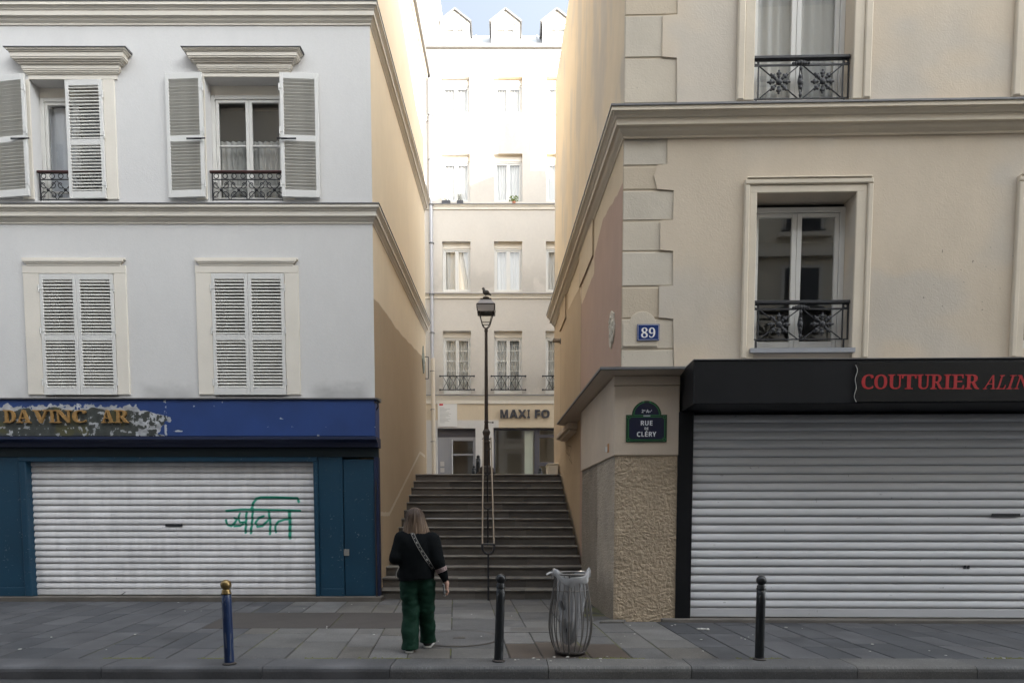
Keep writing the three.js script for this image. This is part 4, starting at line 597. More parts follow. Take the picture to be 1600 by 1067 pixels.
{
  const box = (w, h) => { const s = new THREE.Shape(); s.moveTo(-w / 2, -h / 2); s.lineTo(w / 2, -h / 2); s.lineTo(w / 2, h / 2); s.lineTo(-w / 2, h / 2); s.closePath(); return s; };
  const a = rect(RB, 996, 507, 1030, 532, -SET + 0.01);
  plate('house_number', 'blue enamel house number plate reading 89 on the stone corner', a.x1 - a.x0, a.y1 - a.y0, 1013, 519.5, -SET + 0.006, (x, W, H) => { x.fillStyle = '#16306f'; x.fillRect(0, 0, W, H); x.strokeStyle = '#cfd4dd'; x.lineWidth = 8; x.strokeRect(14, 14, W - 28, H - 28); x.fillStyle = '#e8e8e6'; x.font = `bold ${Math.round(H * 0.86)}px serif`; x.textAlign = 'center'; x.textBaseline = 'middle'; x.fillText('89', W / 2, H * 0.53); x.fillStyle = '#0c1220'; for (const [u, v] of [[30, 30], [W - 30, 30], [30, H - 30], [W - 30, H - 30]]) { x.beginPath(); x.arc(u, v, 9, 0, 7); x.fill(); } }, box);
  const b = rect(RB, 978.5, 629.5, 1042, 690.5, 0.04), w = b.x1 - b.x0, h = b.y1 - b.y0, bodyH = h * 0.69;
  plate('street_nameplate', 'dark blue street nameplate with green border and arched top on the corner', w, h, 1010.3, 660, 0.036, (x, W, H) => {
    const yb = H * 0.31; x.fillStyle = '#123a22'; x.fillRect(0, 0, W, H); x.fillStyle = '#0d1433'; x.fillRect(W * 0.07, yb + W * 0.065, W * 0.86, H - yb - W * 0.13);
    x.beginPath(); x.arc(W / 2, yb + 4, W * 0.3, Math.PI, 0); x.fill();
    x.strokeStyle = '#2f7a48'; x.lineWidth = 6; x.strokeRect(W * 0.055, yb + W * 0.05, W * 0.89, H - yb - W * 0.1); x.beginPath(); x.arc(W / 2, yb + 4, W * 0.315, Math.PI, 0); x.closePath(); x.stroke();
    for (const [u, v] of [[0.06, yb + W * 0.055], [0.94, yb + W * 0.055], [0.06, H - W * 0.055], [0.94, H - W * 0.055]]) { x.fillStyle = '#123a22'; x.beginPath(); x.arc(W * u, v, W * 0.06, 0, 7); x.fill(); x.strokeStyle = '#3f8f5a'; x.lineWidth = 4; x.beginPath(); x.arc(W * u, v, W * 0.035, 0, 7); x.stroke(); }
    x.fillStyle = '#dfe2e6'; x.textAlign = 'center'; x.textBaseline = 'middle'; x.font = `bold ${W * 0.105}px sans-serif`; x.fillText('2', W * 0.4, H * 0.215); x.fillText('A', W * 0.52, H * 0.215); x.font = `bold ${W * 0.06}px sans-serif`; x.fillText('e', W * 0.452, H * 0.195); x.fillText('rr', W * 0.58, H * 0.225); x.fillText('t', W * 0.62, H * 0.195); x.fillStyle = '#9aa0a8'; x.fillRect(W * 0.42, yb + 3, W * 0.17, W * 0.035);
    x.fillStyle = '#e6e8ec'; x.font = `bold ${W * 0.165}px sans-serif`; x.fillText('RUE', W / 2, H * 0.52); x.font = `bold ${W * 0.085}px sans-serif`; x.fillText('DE', W / 2, H * 0.66); x.font = `bold ${W * 0.165}px sans-serif`; x.fillText('CLÉRY', W / 2, H * 0.805);
  }, (w, h) => { const s = new THREE.Shape(), y = h / 2 - h * 0.31, r = w * 0.36; s.moveTo(-w / 2, -h / 2); s.lineTo(w / 2, -h / 2); s.lineTo(w / 2, y); s.lineTo(r, y); s.absarc(0, y - 0.01, r, 0.03, Math.PI - 0.03, false); s.lineTo(-r, y); s.lineTo(-w / 2, y); s.closePath(); return s; });
}
function onAlleyWorld(px, py, inn) { const [s, y] = onAlley(px, py, inn); const nx = -Math.cos(rAng), nz = -Math.sin(rAng); return new THREE.Vector3(Math.sin(rAng) * s - nx * inn, y, -Math.cos(rAng) * s - nz * inn).applyMatrix4(RB.matrixWorld); }
{ // weathered plaster relief and a spotlight on the alley wall
  const P = onAlleyWorld(957, 514, SET), t = thing('wall_relief', 'pale weathered plaster relief on the pink alley wall beside the stone corner', 'relief', P.toArray(), RTURN - Math.PI / 2 - rAng);
  const s = new THREE.Shape(), N = 26; for (let k = 0; k < N; k++) { const a = k / N * 6.283, r = 1 + 0.16 * (vn(k * 0.9, 3, 4) - 0.5) * 2; const x = 0.19 * r * Math.cos(a), y = 0.26 * r * Math.sin(a); k ? s.lineTo(x, y) : s.moveTo(x, y); }
  const g = new THREE.ExtrudeGeometry(s, { depth: 0.012, bevelEnabled: true, bevelSize: 0.008, bevelThickness: 0.008, bevelSegments: 2 }); add('plaster_ground', g, std([0.55, 0.50, 0.42]), t);
  const gs = []; for (let k = 0; k < 26; k++) { const a = rr(0, 6.28), r = Math.sqrt(rnd()) * 0.15; gs.push(new THREE.SphereGeometry(rr(0.02, 0.045), 7, 5).scale(1, rr(0.7, 1.6), 0.5).translate(r * Math.cos(a), r * 1.35 * Math.sin(a), 0.02)); } add('raised_forms', merge(gs), std([0.62, 0.57, 0.47], { bumpMap: grainBump, bumpScale: 0.004 }), t);
  const Q = onAlleyWorld(876, 533, SET), u = thing('spotlight', 'small cylindrical spotlight sticking out of the tan alley wall', 'spotlight', Q.toArray(), RTURN - Math.PI / 2 - rAng);
  add('housing', merge([rod([0, 0, -0.01], [-0.02, 0.02, 0.16], 0.05, 12), rod([-0.02, 0.02, 0.16], [-0.025, 0.025, 0.18], 0.058, 12)]), std([0.30, 0.24, 0.18], { roughness: 0.6 }), u); add('wall_plate', rod([0, 0, -0.002], [0, 0, 0.012], 0.075, 14), M.zinc, u); add('lens', rod([-0.0255, 0.0255, 0.1805], [-0.027, 0.027, 0.184], 0.045, 12), std([0.03, 0.03, 0.03], { roughness: 0.1 }), u);
  const W = onAlleyWorld(951, 700, -0.028), v = thing('torn_sticker', 'torn orange sticker peeling from the plaster band beside the nameplate', 'sticker', W.toArray(), RTURN - Math.PI / 2 - rAng);
  const q = new THREE.PlaneGeometry(0.12, 0.13, 4, 4), p = q.attributes.position; for (let i = 0; i < p.count; i++) p.setZ(i, 0.004 + 0.02 * Math.max(0, -p.getX(i) * 8) ** 2 * 0.2); q.computeVertexNormals(); add('paper', q, std([0.42, 0.2, 0.08]), v); add('torn_flap', uvBox(new THREE.BoxGeometry(0.05, 0.08, 0.004).rotateY(0.5).translate(-0.07, -0.01, 0.02)), std([0.6, 0.58, 0.55]), v);
  { const B = onAlleyWorld(870, 742, 0), b = thing('low_wall', 'low stone stub wall beside the topmost step', 'wall', [B.x - 0.05, LAND_Y - 0.02, -16.6]); add('block', panelGeo(-0.16, 0.1, 0, 0.3, -0.5, 0.5, 0.02), M.trimRight, b); add('cap', panelGeo(-0.18, 0.1, 0.3005, 0.33, -0.52, 0.52, 0.012), M.trimRight, b); }
}
// ═════════════ across the upper street ═════════════
const FZ = -22.5, FBY = LAND_Y - 0.01;
const FB = thing('terrace_building', 'tall cream terrace building with zinc mansard and gabled dormers beyond the stairs', 'building', [-3.15, FBY, FZ]);
{
  const R = (a, b, c, d, z = 0) => rect(FB, a, b, c, d, z), y = (p, z = 0) => onPlane(FB, 770, p, z)[1], HT = y(84), X1 = 9.2, SP = onPlane(FB, 772, 400)[0] - onPlane(FB, 691, 400)[0];
  const rows = [[120, 177, 0], [240, 316, 1], [377, 457, 2], [517, 616, 3]], holes = [], wins = [];
  const xa = onPlane(FB, 691, 400)[0], ww = onPlane(FB, 735, 400)[0] - xa;
  rows.forEach(([t, b, i]) => { for (let k = 0; k < 5; k++) { const h = { x0: xa + SP * k, x1: xa + SP * k + ww, y1: y(t), y0: y(b) + 0.02 }; holes.push(h); wins.push([h, i, k]); } });
  const door = R(683, 669, 743, 745), shop = { x0: onPlane(FB, 771, 700)[0], x1: X1 - 0.6, y1: y(668), y0: 0.02 }; door.y0 = 0.02;
  const stain = (x, yy) => { let d = 0; for (const [t, b, i] of rows) { if (i < 2) continue; const yb = y(b), e = sstep(1.5, 0.1, yy - yb) * (yy > yb ? 1 : 0), n = fbm(x * 2.2 + 7, yy * 1.8 + 7, 4, 180 + i); d = Math.max(d, e * sstep(0.42, 0.62, n) * 0.8); } return d; };
  const tex = colourTex(12.5, 17, 900, 1100, (x, yy) => { const n = 1 + 0.10 * (fbm(x * 1.1 + 9, yy * 0.9 + 9, 4, 185) - 0.5) + 0.05 * (vn(x * 22, yy * 22, 186) - 0.5), low = sstep(y(617) - 0.3, y(617) - 0.35, yy), wht = sstep(y(655), y(658), yy) * (x < shop.x0 + 0.2 ? 1 : 0), d = stain(x, yy) * 0.45; const base = [0, 1, 2].map((k) => lerp(lerp([0.53, 0.49, 0.44][k], [0.60, 0.50, 0.37][k], low), [0.60, 0.575, 0.55][k], wht)); return base.map((c, k) => n * lerp(c, [0.30, 0.28, 0.26][k], d)); }, -0.4, 0);
  add('street_wall', wallGeo([[-0.15, -0.1], [X1, -0.1], [X1, HT], [-0.15, HT]], [...holes, door, shop], 0, 0.34), std('#fff', { map: tex, bumpMap: fineBump, bumpScale: 0.004, roughness: 0.93 }), FB);
  add('rear_shell', merge([bx(-0.15, 0.1, 0, HT - 0.01, -6, -0.35), bx(X1 - 0.3, X1, 0, HT - 0.01, -6, -0.35), bx(0.11, X1 - 0.31, 0, HT - 0.01, -6, -5.8)]), std([0.5, 0.46, 0.4]), FB);
  add('room_partition', merge([bx(0.11, X1 - 0.31, 0, HT - 0.02, -3, -2.9), ...[617, 458, 318, 179].map((p) => bx(0.11, X1 - 0.31, y(p) - 0.3, y(p) - 0.1, -2.89, -0.35))]), M.inside, FB);
  for (const p of [617, 458, 318, 179]) { const c = part('string_course', FB), yy = y(p, 0.1), h = p === 617 ? 0.3 : 0.16; add('moulding', sweep([[0, yy - h], [0.03, yy - h], [0.04, yy - h * 0.6], [0.08, yy - h * 0.25], [0.1, yy - 0.02], [0, yy - 0.02]], [[-0.1, 0], [X1, 0]]), M.trim, c); add('zinc_flashing', sweep([[0, yy - 0.019], [0.115, yy - 0.019], [0.115, yy], [0, yy + 0.03]], [[-0.1, 0], [X1, 0]]), M.zinc, c); }
  for (const [h, i, k] of wins) {
    add('lintel_board', bx(h.x0, h.x1, h.y1 - 0.2, h.y1, -0.3, -0.14), M.trim, FB);
    makeWindow(FB, { ...h, y1: h.y1 - 0.2 }, -0.16, { fw: 0.055, mw: 0.12, sash: 0.045, rows: i === 3 ? 5 : 1, bar: 0.028, curtain: i === 3 ? { waves: 5, gather: 0 } : i === 2 ? (k === 0 ? { waves: 2 } : { waves: 3 }) : { waves: 4 + k } });
    if (i === 3) { const g = part('railing', FB), y0 = h.y0 + 0.12, y1 = h.y0 + 0.6, x0 = h.x0 - 0.1, x1 = h.x1 + 0.12, b = [], z = 0.12; b.push(rod([x0, y0, z], [x1, y0, z], 0.02, 6), rod([x0, y1, z], [x1, y1, z], 0.022, 6), rod([x0, y0, z], [x0, y0, -0.02], 0.016, 5), rod([x1, y0, z], [x1, y0, -0.02], 0.016, 5), rod([x0, y1, z], [x0, y1, -0.02], 0.016, 5), rod([x1, y1, z], [x1, y1, -0.02], 0.016, 5)); for (let q = 0; q < 4; q++) { const a = lerp(h.x0, h.x1, q / 4), c = lerp(h.x0, h.x1, (q + 1) / 4); b.push(rod([a, y0, z], [c, y1, z], 0.009, 4), rod([c, y0, z], [a, y1, z], 0.009, 4)); if (q) b.push(rod([a, y0, z], [a, y1, z], 0.01, 4)); } for (const x of [x0, x1]) for (const yy of [y0, y1]) b.push(new THREE.SphereGeometry(0.035, 8, 6).translate(x, yy, z)); add('bars', merge(b), M.iron, g); }
  }
  // eaves, gutter, mansard, dormers
  add('eaves_cornice', sweep(cornice(0.35, 0.22).map((q) => [q[0], q[1] + HT - 0.36]), [[-0.15, 0], [X1, 0]]), M.trim, FB);
  add('gutter', sweep([[0.2, HT + 0.01], [0.3, HT + 0.02], [0.33, HT + 0.12], [0.3, HT + 0.12], [0.27, HT + 0.05], [0.2, HT + 0.05]], [[-0.15, 0], [X1, 0]]), M.zinc, FB);
  const roofY = y(56, -0.9), zincRoof = std('#fff', { map: mottled([0.40, 0.41, 0.42], 0.1, 2, 2, 191), roughness: 0.45, metalness: 0.2 });
  add('mansard', sweep([[0.18, HT + 0.001], [0.18, HT + 0.03], [-0.9, roofY], [-5.8, roofY + 0.9], [-5.8, HT + 0.001]], [[-0.15, 0], [X1, 0]]), zincRoof, FB);
  const seams = []; for (let x = 0.2; x < X1; x += 0.55) seams.push(rod([x, HT + 0.05, 0.19], [x, roofY + 0.02, -0.9], 0.02, 5)); add('roof_seams', merge(seams), zincRoof, FB);
  for (let k = 0; k < 4; k++) {
    const d = part('dormer', FB), o = R(687, 37, 735, 78, 0.05), w = o.x1 - o.x0, x0 = k ? onPlane(FB, 766, 50, 0.05)[0] + (k - 1) * (onPlane(FB, 847, 50, 0.05)[0] - onPlane(FB, 767, 50, 0.05)[0]) : o.x0, y0 = HT + 0.05, y1 = y(34, 0.05), yp = y(15, 0.05), x1 = x0 + w, xm = (x0 + x1) / 2;
    const op = { x0: x0 + 0.2, x1: x1 - 0.2, y0: y0 + 0.12, y1: y1 - 0.05 };
    add('front', wallGeo([[x0 + 0.04, y0], [x1 - 0.04, y0], [x1 - 0.04, y1], [xm, yp - 0.03], [x0 + 0.04, y1]], [op], 0.05, 0.12), M.trim, d);
    add('cheek', merge([bx(x0 + 0.045, x0 + 0.11, y0, y1, -1.6, -0.071), bx(x1 - 0.11, x1 - 0.045, y0, y1, -1.6, -0.071)]), zincRoof, d);
    const sl = (s) => { const L = Math.hypot(w / 2 + 0.04, yp - y1), a = Math.atan2(yp - y1, w / 2), g = new THREE.BoxGeometry(L, 0.05, 2.2).translate(s * L / 2, 0, 0).rotateZ(-s * a).translate(xm, yp, -0.98); return uvBox(g); };
    add('gable_roof', merge([sl(1), sl(-1)]), M.zinc, d);
    add('lintel_board', bx(op.x0, op.x1, op.y1 - 0.14, op.y1, -0.068, 0.0), M.trim, d);
    add('frame', merge([bx(op.x0, op.x0 + 0.06, op.y0, op.y1 - 0.141, -0.06, -0.01), bx(op.x1 - 0.06, op.x1, op.y0, op.y1 - 0.141, -0.06, -0.01), bx(xm - 0.05, xm + 0.05, op.y0, op.y1 - 0.141, -0.06, -0.008)]), M.frameWhite, d);
    add('pane', new THREE.PlaneGeometry(op.x1 - op.x0, op.y1 - op.y0).translate(xm, (op.y0 + op.y1) / 2, -0.04), M.glass, d);
    add('blind', bx(op.x0, op.x1, op.y0, op.y1, -0.12, -0.1), std([0.62, 0.62, 0.62]), d);
  }
  // ── entrance door
  const ed = part('entrance_door', FB), grey = std([0.29, 0.29, 0.31], { roughness: 0.5 }), dk = std([0.075, 0.07, 0.085], { roughness: 0.5 }), dx = onPlane(FB, 703, 700, -0.16)[0], dt = y(683, -0.16), dz = -0.16;
  add('transom', panelGeo(door.x0, door.x1, dt, door.y1, dz - 0.05, dz, 0.01), dk, ed);
  add('fixed_panel', panelGeo(door.x0, dx, door.y0, dt - 0.002, dz - 0.05, dz, 0.01), grey, ed);
  const dx1 = door.x1 - 0.05; add('leaf_frame', merge([panelGeo(dx + 0.002, dx + 0.1, door.y0, dt - 0.002, dz - 0.04, dz + 0.01, 0.008), panelGeo(dx1 - 0.06, dx1 + 0.05, door.y0, dt - 0.002, dz - 0.04, dz + 0.01, 0.008), panelGeo(dx + 0.101, dx1 - 0.061, dt - 0.14, dt - 0.002, dz - 0.04, dz + 0.008, 0.008), panelGeo(dx + 0.101, dx1 - 0.061, y(712, dz), y(709, dz), dz - 0.04, dz + 0.02, 0.006), panelGeo(dx + 0.101, dx1 - 0.061, door.y0, door.y0 + 0.14, dz - 0.04, dz + 0.008, 0.008)]), grey, ed);
  add('pane', new THREE.PlaneGeometry(dx1 - dx - 0.16, dt - y(709, dz) - 0.14).translate((dx + dx1) / 2 + 0.02, (dt - 0.14 + y(709, dz)) / 2, dz - 0.02), M.glass, ed); add('pane', new THREE.PlaneGeometry(dx1 - dx - 0.16, y(712, dz) - door.y0 - 0.14).translate((dx + dx1) / 2 + 0.02, (y(712, dz) + door.y0 + 0.14) / 2, dz - 0.02), M.glass, ed);
  add('pull_bar', rod([dx + 0.09, door.y0 + 0.2, dz + 0.06], [dx + 0.09, dt - 0.1, dz + 0.06], 0.016, 8), std([0.7, 0.7, 0.7], { metalness: 0.8, roughness: 0.3 }), ed);
  { const p = R(688, 722, 694, 738, dz); add('intercom', merge([bx(p.x0, p.x1, p.y0, p.y0 + 0.16, dz + 0.001, dz + 0.02), bx(p.x0, p.x1, p.y0 + 0.22, p.y1 + 0.02, dz + 0.001, dz + 0.02)]), std([0.55, 0.52, 0.5], { metalness: 0.4, roughness: 0.4 }), ed); }
  add('hall_wall', merge([bx(door.x0 - 0.2, door.x1 + 0.2, 0, 3.2, -1.5, -1.45)]), M.inside, FB);
  // ── shop window
  const sw = part('shop_window', FB), sz = -0.14, sx = (p) => onPlane(FB, p, 700, sz)[0], mf = std([0.085, 0.08, 0.095], { roughness: 0.45 }), yT = shop.y1;
  add('frame', merge([panelGeo(shop.x0, shop.x1, yT - 0.08, yT, sz - 0.06, sz, 0.008), panelGeo(shop.x0, shop.x0 + 0.05, 0.02, yT - 0.081, sz - 0.06, sz, 0.008), panelGeo(sx(835), sx(843), 0.02, yT - 0.081, sz - 0.06, sz + 0.01, 0.008), panelGeo(sx(843) + 0.001, sx(878), y(684, sz), y(679, sz), sz - 0.06, sz, 0.006), panelGeo(sx(843) + 0.001, sx(878), y(728, sz), y(722, sz), sz - 0.06, sz, 0.006), panelGeo(sx(878) + 0.001, sx(888), 0.02, yT - 0.081, sz - 0.06, sz + 0.01, 0.008)]), mf, sw);
  for (const [a, b] of [[shop.x0 + 0.05, sx(835)], [sx(843), sx(878)], [sx(888), shop.x1]]) add('pane', new THREE.PlaneGeometry(b - a, yT - 0.1).translate((a + b) / 2, (yT - 0.06) / 2, sz - 0.03), M.glass, sw);
  add('shop_interior', merge([bx(shop.x0 - 0.1, shop.x1, 0, 3.3, -2.5, -2.45), bx(shop.x0 - 0.15, shop.x0 - 0.1, 0, 3.3, -2.44, -0.36)]), std([0.42, 0.37, 0.29]), FB);
  add('blind', bx(sx(820), sx(833), 0.03, yT - 0.1, sz - 0.16, sz - 0.12), std([0.62, 0.66, 0.55]), sw);
  // rain pipe down the party line
  const rp = part('rain_pipe', FB), px = onPlane(FB, 674.5, 500, 0.12)[0]; add('pipe', rod([px, y(561, 0.12), 0.12], [px, HT - 0.05, 0.12], 0.06, 10), std([0.36, 0.36, 0.38], { roughness: 0.5, metalness: 0.3 }), rp); add('cast_shoe', rod([px + 0.03, 0, 0.12], [px + 0.03, y(560, 0.12), 0.12], 0.075, 10), std([0.52, 0.45, 0.36]), rp); add('brackets', merge([580, 640, 690, 520, 460, 380, 320, 250, 180].map((p) => new THREE.TorusGeometry(0.08, 0.014, 5, 14).rotateX(Math.PI / 2).translate(px + 0.01, y(p, 0.12), 0.12))), M.zinc, rp);
  // pot plants on sills
  for (const [p, py, w] of [[697, 314, 0.3], [719, 315, 0.22]]) { const q = onPlane(FB, p, py, 0.02), t = thing('window_box', p < 700 ? 'low dark planter with a small plant on a sunlit window sill' : 'dark flower pot with thin bare stems on a sunlit window sill', 'plant pot', [-3.15 + q[0], FBY + y(318, 0.1) + 0.005, FZ + 0.02]); add('pot', panelGeo(-w / 2, w / 2, 0, 0.12, -0.07, 0.07, 0.012), std([0.06, 0.06, 0.07]), t); const st = []; for (let k = 0; k < 9; k++) st.push(rod([rr(-w, w) * 0.35, 0.1, 0], [rr(-w, w) * 0.7, rr(0.25, p < 700 ? 0.45 : 1.0), rr(-0.05, 0.06)], 0.006, 4, 0.003)); add('stems', merge(st), std([0.07, 0.07, 0.03]), t); }
  { const q = onPlane(FB, 803, 312, -0.05), t = thing('pot_plant', 'bushy green plant on a sunlit window sill above the shop', 'plant', [-3.15 + q[0], FBY + y(318, 0.1) + 0.005, FZ - 0.04]); add('pot', lathe([[0, 0], [0.06, 0], [0.08, 0.12], [0, 0.12]], 12), std([0.3, 0.12, 0.06]), t); const lf = []; for (let k = 0; k < 90; k++) lf.push(new THREE.PlaneGeometry(0.05, 0.03).rotateX(rr(-1, 1)).rotateY(rr(0, 6.28)).translate(rr(-0.16, 0.16), rr(0.12, 0.32), rr(-0.08, 0.08))); add('leaves', merge(lf), phys([0.16, 0.22, 0.04], { transmission: 0.3, thickness: 0, roughness: 0.9 }), t); }
}
{ // shop letters
  const L = thing('shop_lettering', 'thick dark grey block capitals on the cream wall above the shop window', 'lettering', [-3.15, FBY, FZ]), m = std([0.045, 0.045, 0.055], { roughness: 0.5 });
  for (const [ch, a, b] of [['M', 781.5, 794], ['A', 796, 809], ['X', 809.5, 822.5], ['I', 824, 828], ['F', 835.5, 844], ['O', 845.5, 859]]) { const r = rect(L, a, 640, b, 653, 0.05); add('letter', letterGeo(ch, sansBold, r.x0, r.x1, r.y0, r.y1, 0.012, 0.05, { bold: 0.02 }), m, L); }
}
{ // permit notice on the wall
  const P = onPlane(FB, 699, 646, 0.02), t = thing('notice_panel', 'white building notice with small red emblem above the grey entrance door', 'notice', [-3.15 + P[0], FBY + P[1], FZ + 0.003]), r = rect(FB, 684, 625.5, 714, 666, 0.02), w = r.x1 - r.x0, h = r.y1 - r.y0;
  const cv = document.createElement('canvas'); cv.width = 256; cv.height = Math.round(256 * h / w); const x = cv.getContext('2d'), H = cv.height; x.fillStyle = '#d4d3d1'; x.fillRect(0, 0, 256, H); x.fillStyle = '#c41230'; x.fillRect(20, 16, 50, 50); x.fillStyle = '#e8c8cc'; x.fillRect(30, 38, 30, 6); x.fillStyle = '#9b9b9b'; let y0 = 92; for (const l of [45, 100, 70, 60, 90, 110, 84, 96, 60, 104, 80, 90, 50]) { x.fillRect(24, y0, l * 1.4, 5); y0 += (H - 130) / 13; }
  const tx = new THREE.CanvasTexture(cv); tx.colorSpace = THREE.SRGBColorSpace; const g = new THREE.BoxGeometry(w, h, 0.02).translate(0, 0, 0.012); add('panel', g, std('#fff', { map: tx, roughness: 0.5 }), t);
}
{ // taller neighbour to its left: only a strip shows past the alley
  const N = thing('neighbouring_building', 'taller pale building with dark shopfront, squeezed beside the alley wall', 'building', [-3.15, FBY, FZ]), c = std('#fff', { map: mottled([0.66, 0.61, 0.53], 0.08, 3, 1, 195), bumpMap: fineBump, bumpScale: 0.004 });
  add('street_wall', bx(-9, -0.16, 3.3, 18.5, -5, -0.02), c, N); add('shopfront', panelGeo(-9, -0.16, 0.02, 3.29, -0.5, 0.12, 0.02), std([0.012, 0.018, 0.03], { roughness: 0.4 }), N); add('shop_fascia', panelGeo(-9, -0.165, 2.3, 2.9, 0.121, 0.2, 0.015), std([0.09, 0.14, 0.24], { roughness: 0.4 }), N);
  const cx = onPlane(FB, 685, 30, -1.4)[0]; add('party_wall_stack', bx(-3.5, cx, onPlane(FB, 680, 84)[1] + 0.5, 18.4, -4.5, -1.4), c, N); add('roof', bx(-9, 0.2, 18.501, 18.7, -5, 0.1), M.zinc, N);
  const g = []; for (const [y, k] of [[4.2, 0], [7.2, 0], [10.4, 0], [13.4, 0]]) for (const x of [-2.2, -4.6, -7]) add('window', merge([panelGeo(x, x + 1, y, y + 2, -0.019, 0.02, 0.01)]), M.frameWhite, N);
}
// ═════════════ houses across the street, behind the photographer: they shade it and are mirrored in the panes ═════════════
{
  const wallM = [[0.70, 0.65, 0.57], [0.66, 0.63, 0.58], [0.70, 0.65, 0.55]].map((c, i) => std('#fff', { map: mottled(c, 0.1, 3, 1, 197 + i), roughness: 0.92 })), paneM = std([0.03, 0.035, 0.04], { roughness: 0.08 }), wf = bx(-0.68, 0.68, 0, 2.3, 0, 0.04), wp = bx(-0.55, 0.55, 0.1, 2.2, 0.041, 0.05), sill = bx(-0.85, 0.85, -0.14, -0.02, 0, 0.2), rail = merge([bx(-0.7, 0.7, 0.85, 0.92, 0.1, 0.16), bx(-0.7, 0.7, 0.05, 0.1, 0.1, 0.14), ...Array.from({ length: 11 }, (_, k) => bx(-0.66 + k * 0.13, -0.645 + k * 0.13, 0.1, 0.85, 0.11, 0.13))]);
  for (const [i, x0, x1, H, lab] of [[0, -34, -9, 17.8, 'cream rendered house with regular railed windows, across the street facing the blue shop'], [1, -9, 7, 18.1, 'greyish rendered house with regular railed windows, across the street facing the stairs'], [2, 7, 34, 18.0, 'yellowish rendered house with regular railed windows, across the street facing the black shop']]) {
    const b = thing('opposite_house', lab, 'building', [(x0 + x1) / 2, -0.12, 2.7], Math.PI), w = (x1 - x0) / 2 - 0.01;
    add('wall', bx(-w, w, 3.8, H, -9, 0), wallM[i], b); add('ground_floor', bx(-w, w, 0, 3.799, -9, 0.1), std([[0.10, 0.09, 0.08], [0.16, 0.14, 0.12], [0.05, 0.06, 0.07]][i], { roughness: 0.6 }), b); add('roof', bx(-w, w, H + 0.001, H + 0.2, -9, 0.4), M.zinc, b);
    for (const y of [3.8, 7.1, 10.4, 13.7]) add('string_course', bx(-w, w, y - 0.28, y - 0.02, 0.101, 0.22), M.trim, b);
    for (let f = 0; f < 4; f++) for (let x = -w + 1.6; x < w - 1; x += 2.6) { const g = part('window', b, [x, 4.3 + 3.3 * f, 0.001]); add('frame', wf, M.frameWhite, g); add('pane', wp, paneM, g); add('sill', sill, M.trim, g); add('railing', rail, M.iron, g); }
  }
}
// ═════════════ street furniture ═════════════
const onGround = (px, py, y = 0) => { const r = ray(px, py), t = (y - EYE) / r.y; return [r.x * t, y, r.z * t]; };
const atZ = (px, py, z) => onPlane(null, px, py, z);
function bollard(label, base, h, paint, ball, lean, group, r = 0.046) {
  const b = thing('bollard', label, 'bollard', base, 0, group);
  add('base_collar', lathe([[0, 0], [r + 0.022, 0], [r + 0.02, 0.012], [r + 0.004, 0.022], [0, 0.022]], 18), M.ironRust, b);
  add('post', lathe([[0, 0.02], [r + 0.002, 0.02], [r, h - 0.24], [r - 0.001, h - 0.145], [0, h - 0.145]], 20), paint, b);
  add('neck', lathe([[0, h - 0.146], [r + 0.003, h - 0.146], [r + 0.004, h - 0.135], [r - 0.004, h - 0.125], [r - 0.002, h - 0.105], [r - 0.014, h - 0.095], [r - 0.02, h - 0.088], [0, h - 0.088]], 20), ball, b);
  add('ball', new THREE.SphereGeometry(0.053, 20, 14).translate(0, h - 0.05, 0), ball, b);
  b.rotation.z = lean; return b;
}
{
  const scuff = (c, s) => { const a = [0, 1, 2].map((k) => tiled((x, y) => { const n = 0.75 + 0.5 * fbm(x * 8 + 9, y * 3 + 9, 3, s), ch = vn(x * 30 + 3, y * 22 + 3, s + 1) * fbm(x * 6 + 3, y * 4 + 3, 2, s + 2) > 0.5 ? 1 : 0; return lerp(c[k] * n, [0.2, 0.21, 0.22][k], ch * 0.7); }, 1, 1)); return std('#fff', { map: colourTex(1, 1, 256, 256, (x, y) => a.map((f) => f(x, y))), roughness: 0.42 }); };
  const blueP = scuff([0.008, 0.024, 0.08], 201), blackP = scuff([0.009, 0.011, 0.013], 204), blackBall = std([0.010, 0.011, 0.013], { roughness: 0.3 });
  const hOf = (g, py, px) => atZ(px, py, g[2])[1];
  for (const o of [[358, 1038, 906.5, blueP, M.brass, 0.016, 'blue steel bollard with brass ball top on the kerb before the blue shop'], [779, 1033.5, 897, blackP, blackBall, -0.03, 'leaning black steel bollard with ball top beside the manhole cover'], [1187, 1031, 900, blackP, blackBall, 0.0, 'upright black steel bollard with ball top on the kerb before the silver roller shutter']]) { const g = onGround(o[0], o[1]); bollard(o[6], [g[0], 0.003, g[2]], hOf(g, o[2], o[0]), o[3], o[4], o[5], 'bollards along the kerb'); }
  for (const [px, z, top, lab] of [[747, -18.6, 711, 'distant dark bollard beside the foot of the lamp post'], [740.5, -20.6, 727, 'smaller distant dark bollard before the grey entrance door'], [844, -19.4, 731, 'distant dark bollard before the shop window beyond the stairs']]) { const p = atZ(px, top, z); bollard(lab, [p[0], LAND_Y - 0.004, z], p[1] - LAND_Y + 0.004, blackP, blackBall, 0, 'bollards of the upper street', 0.07); }
}
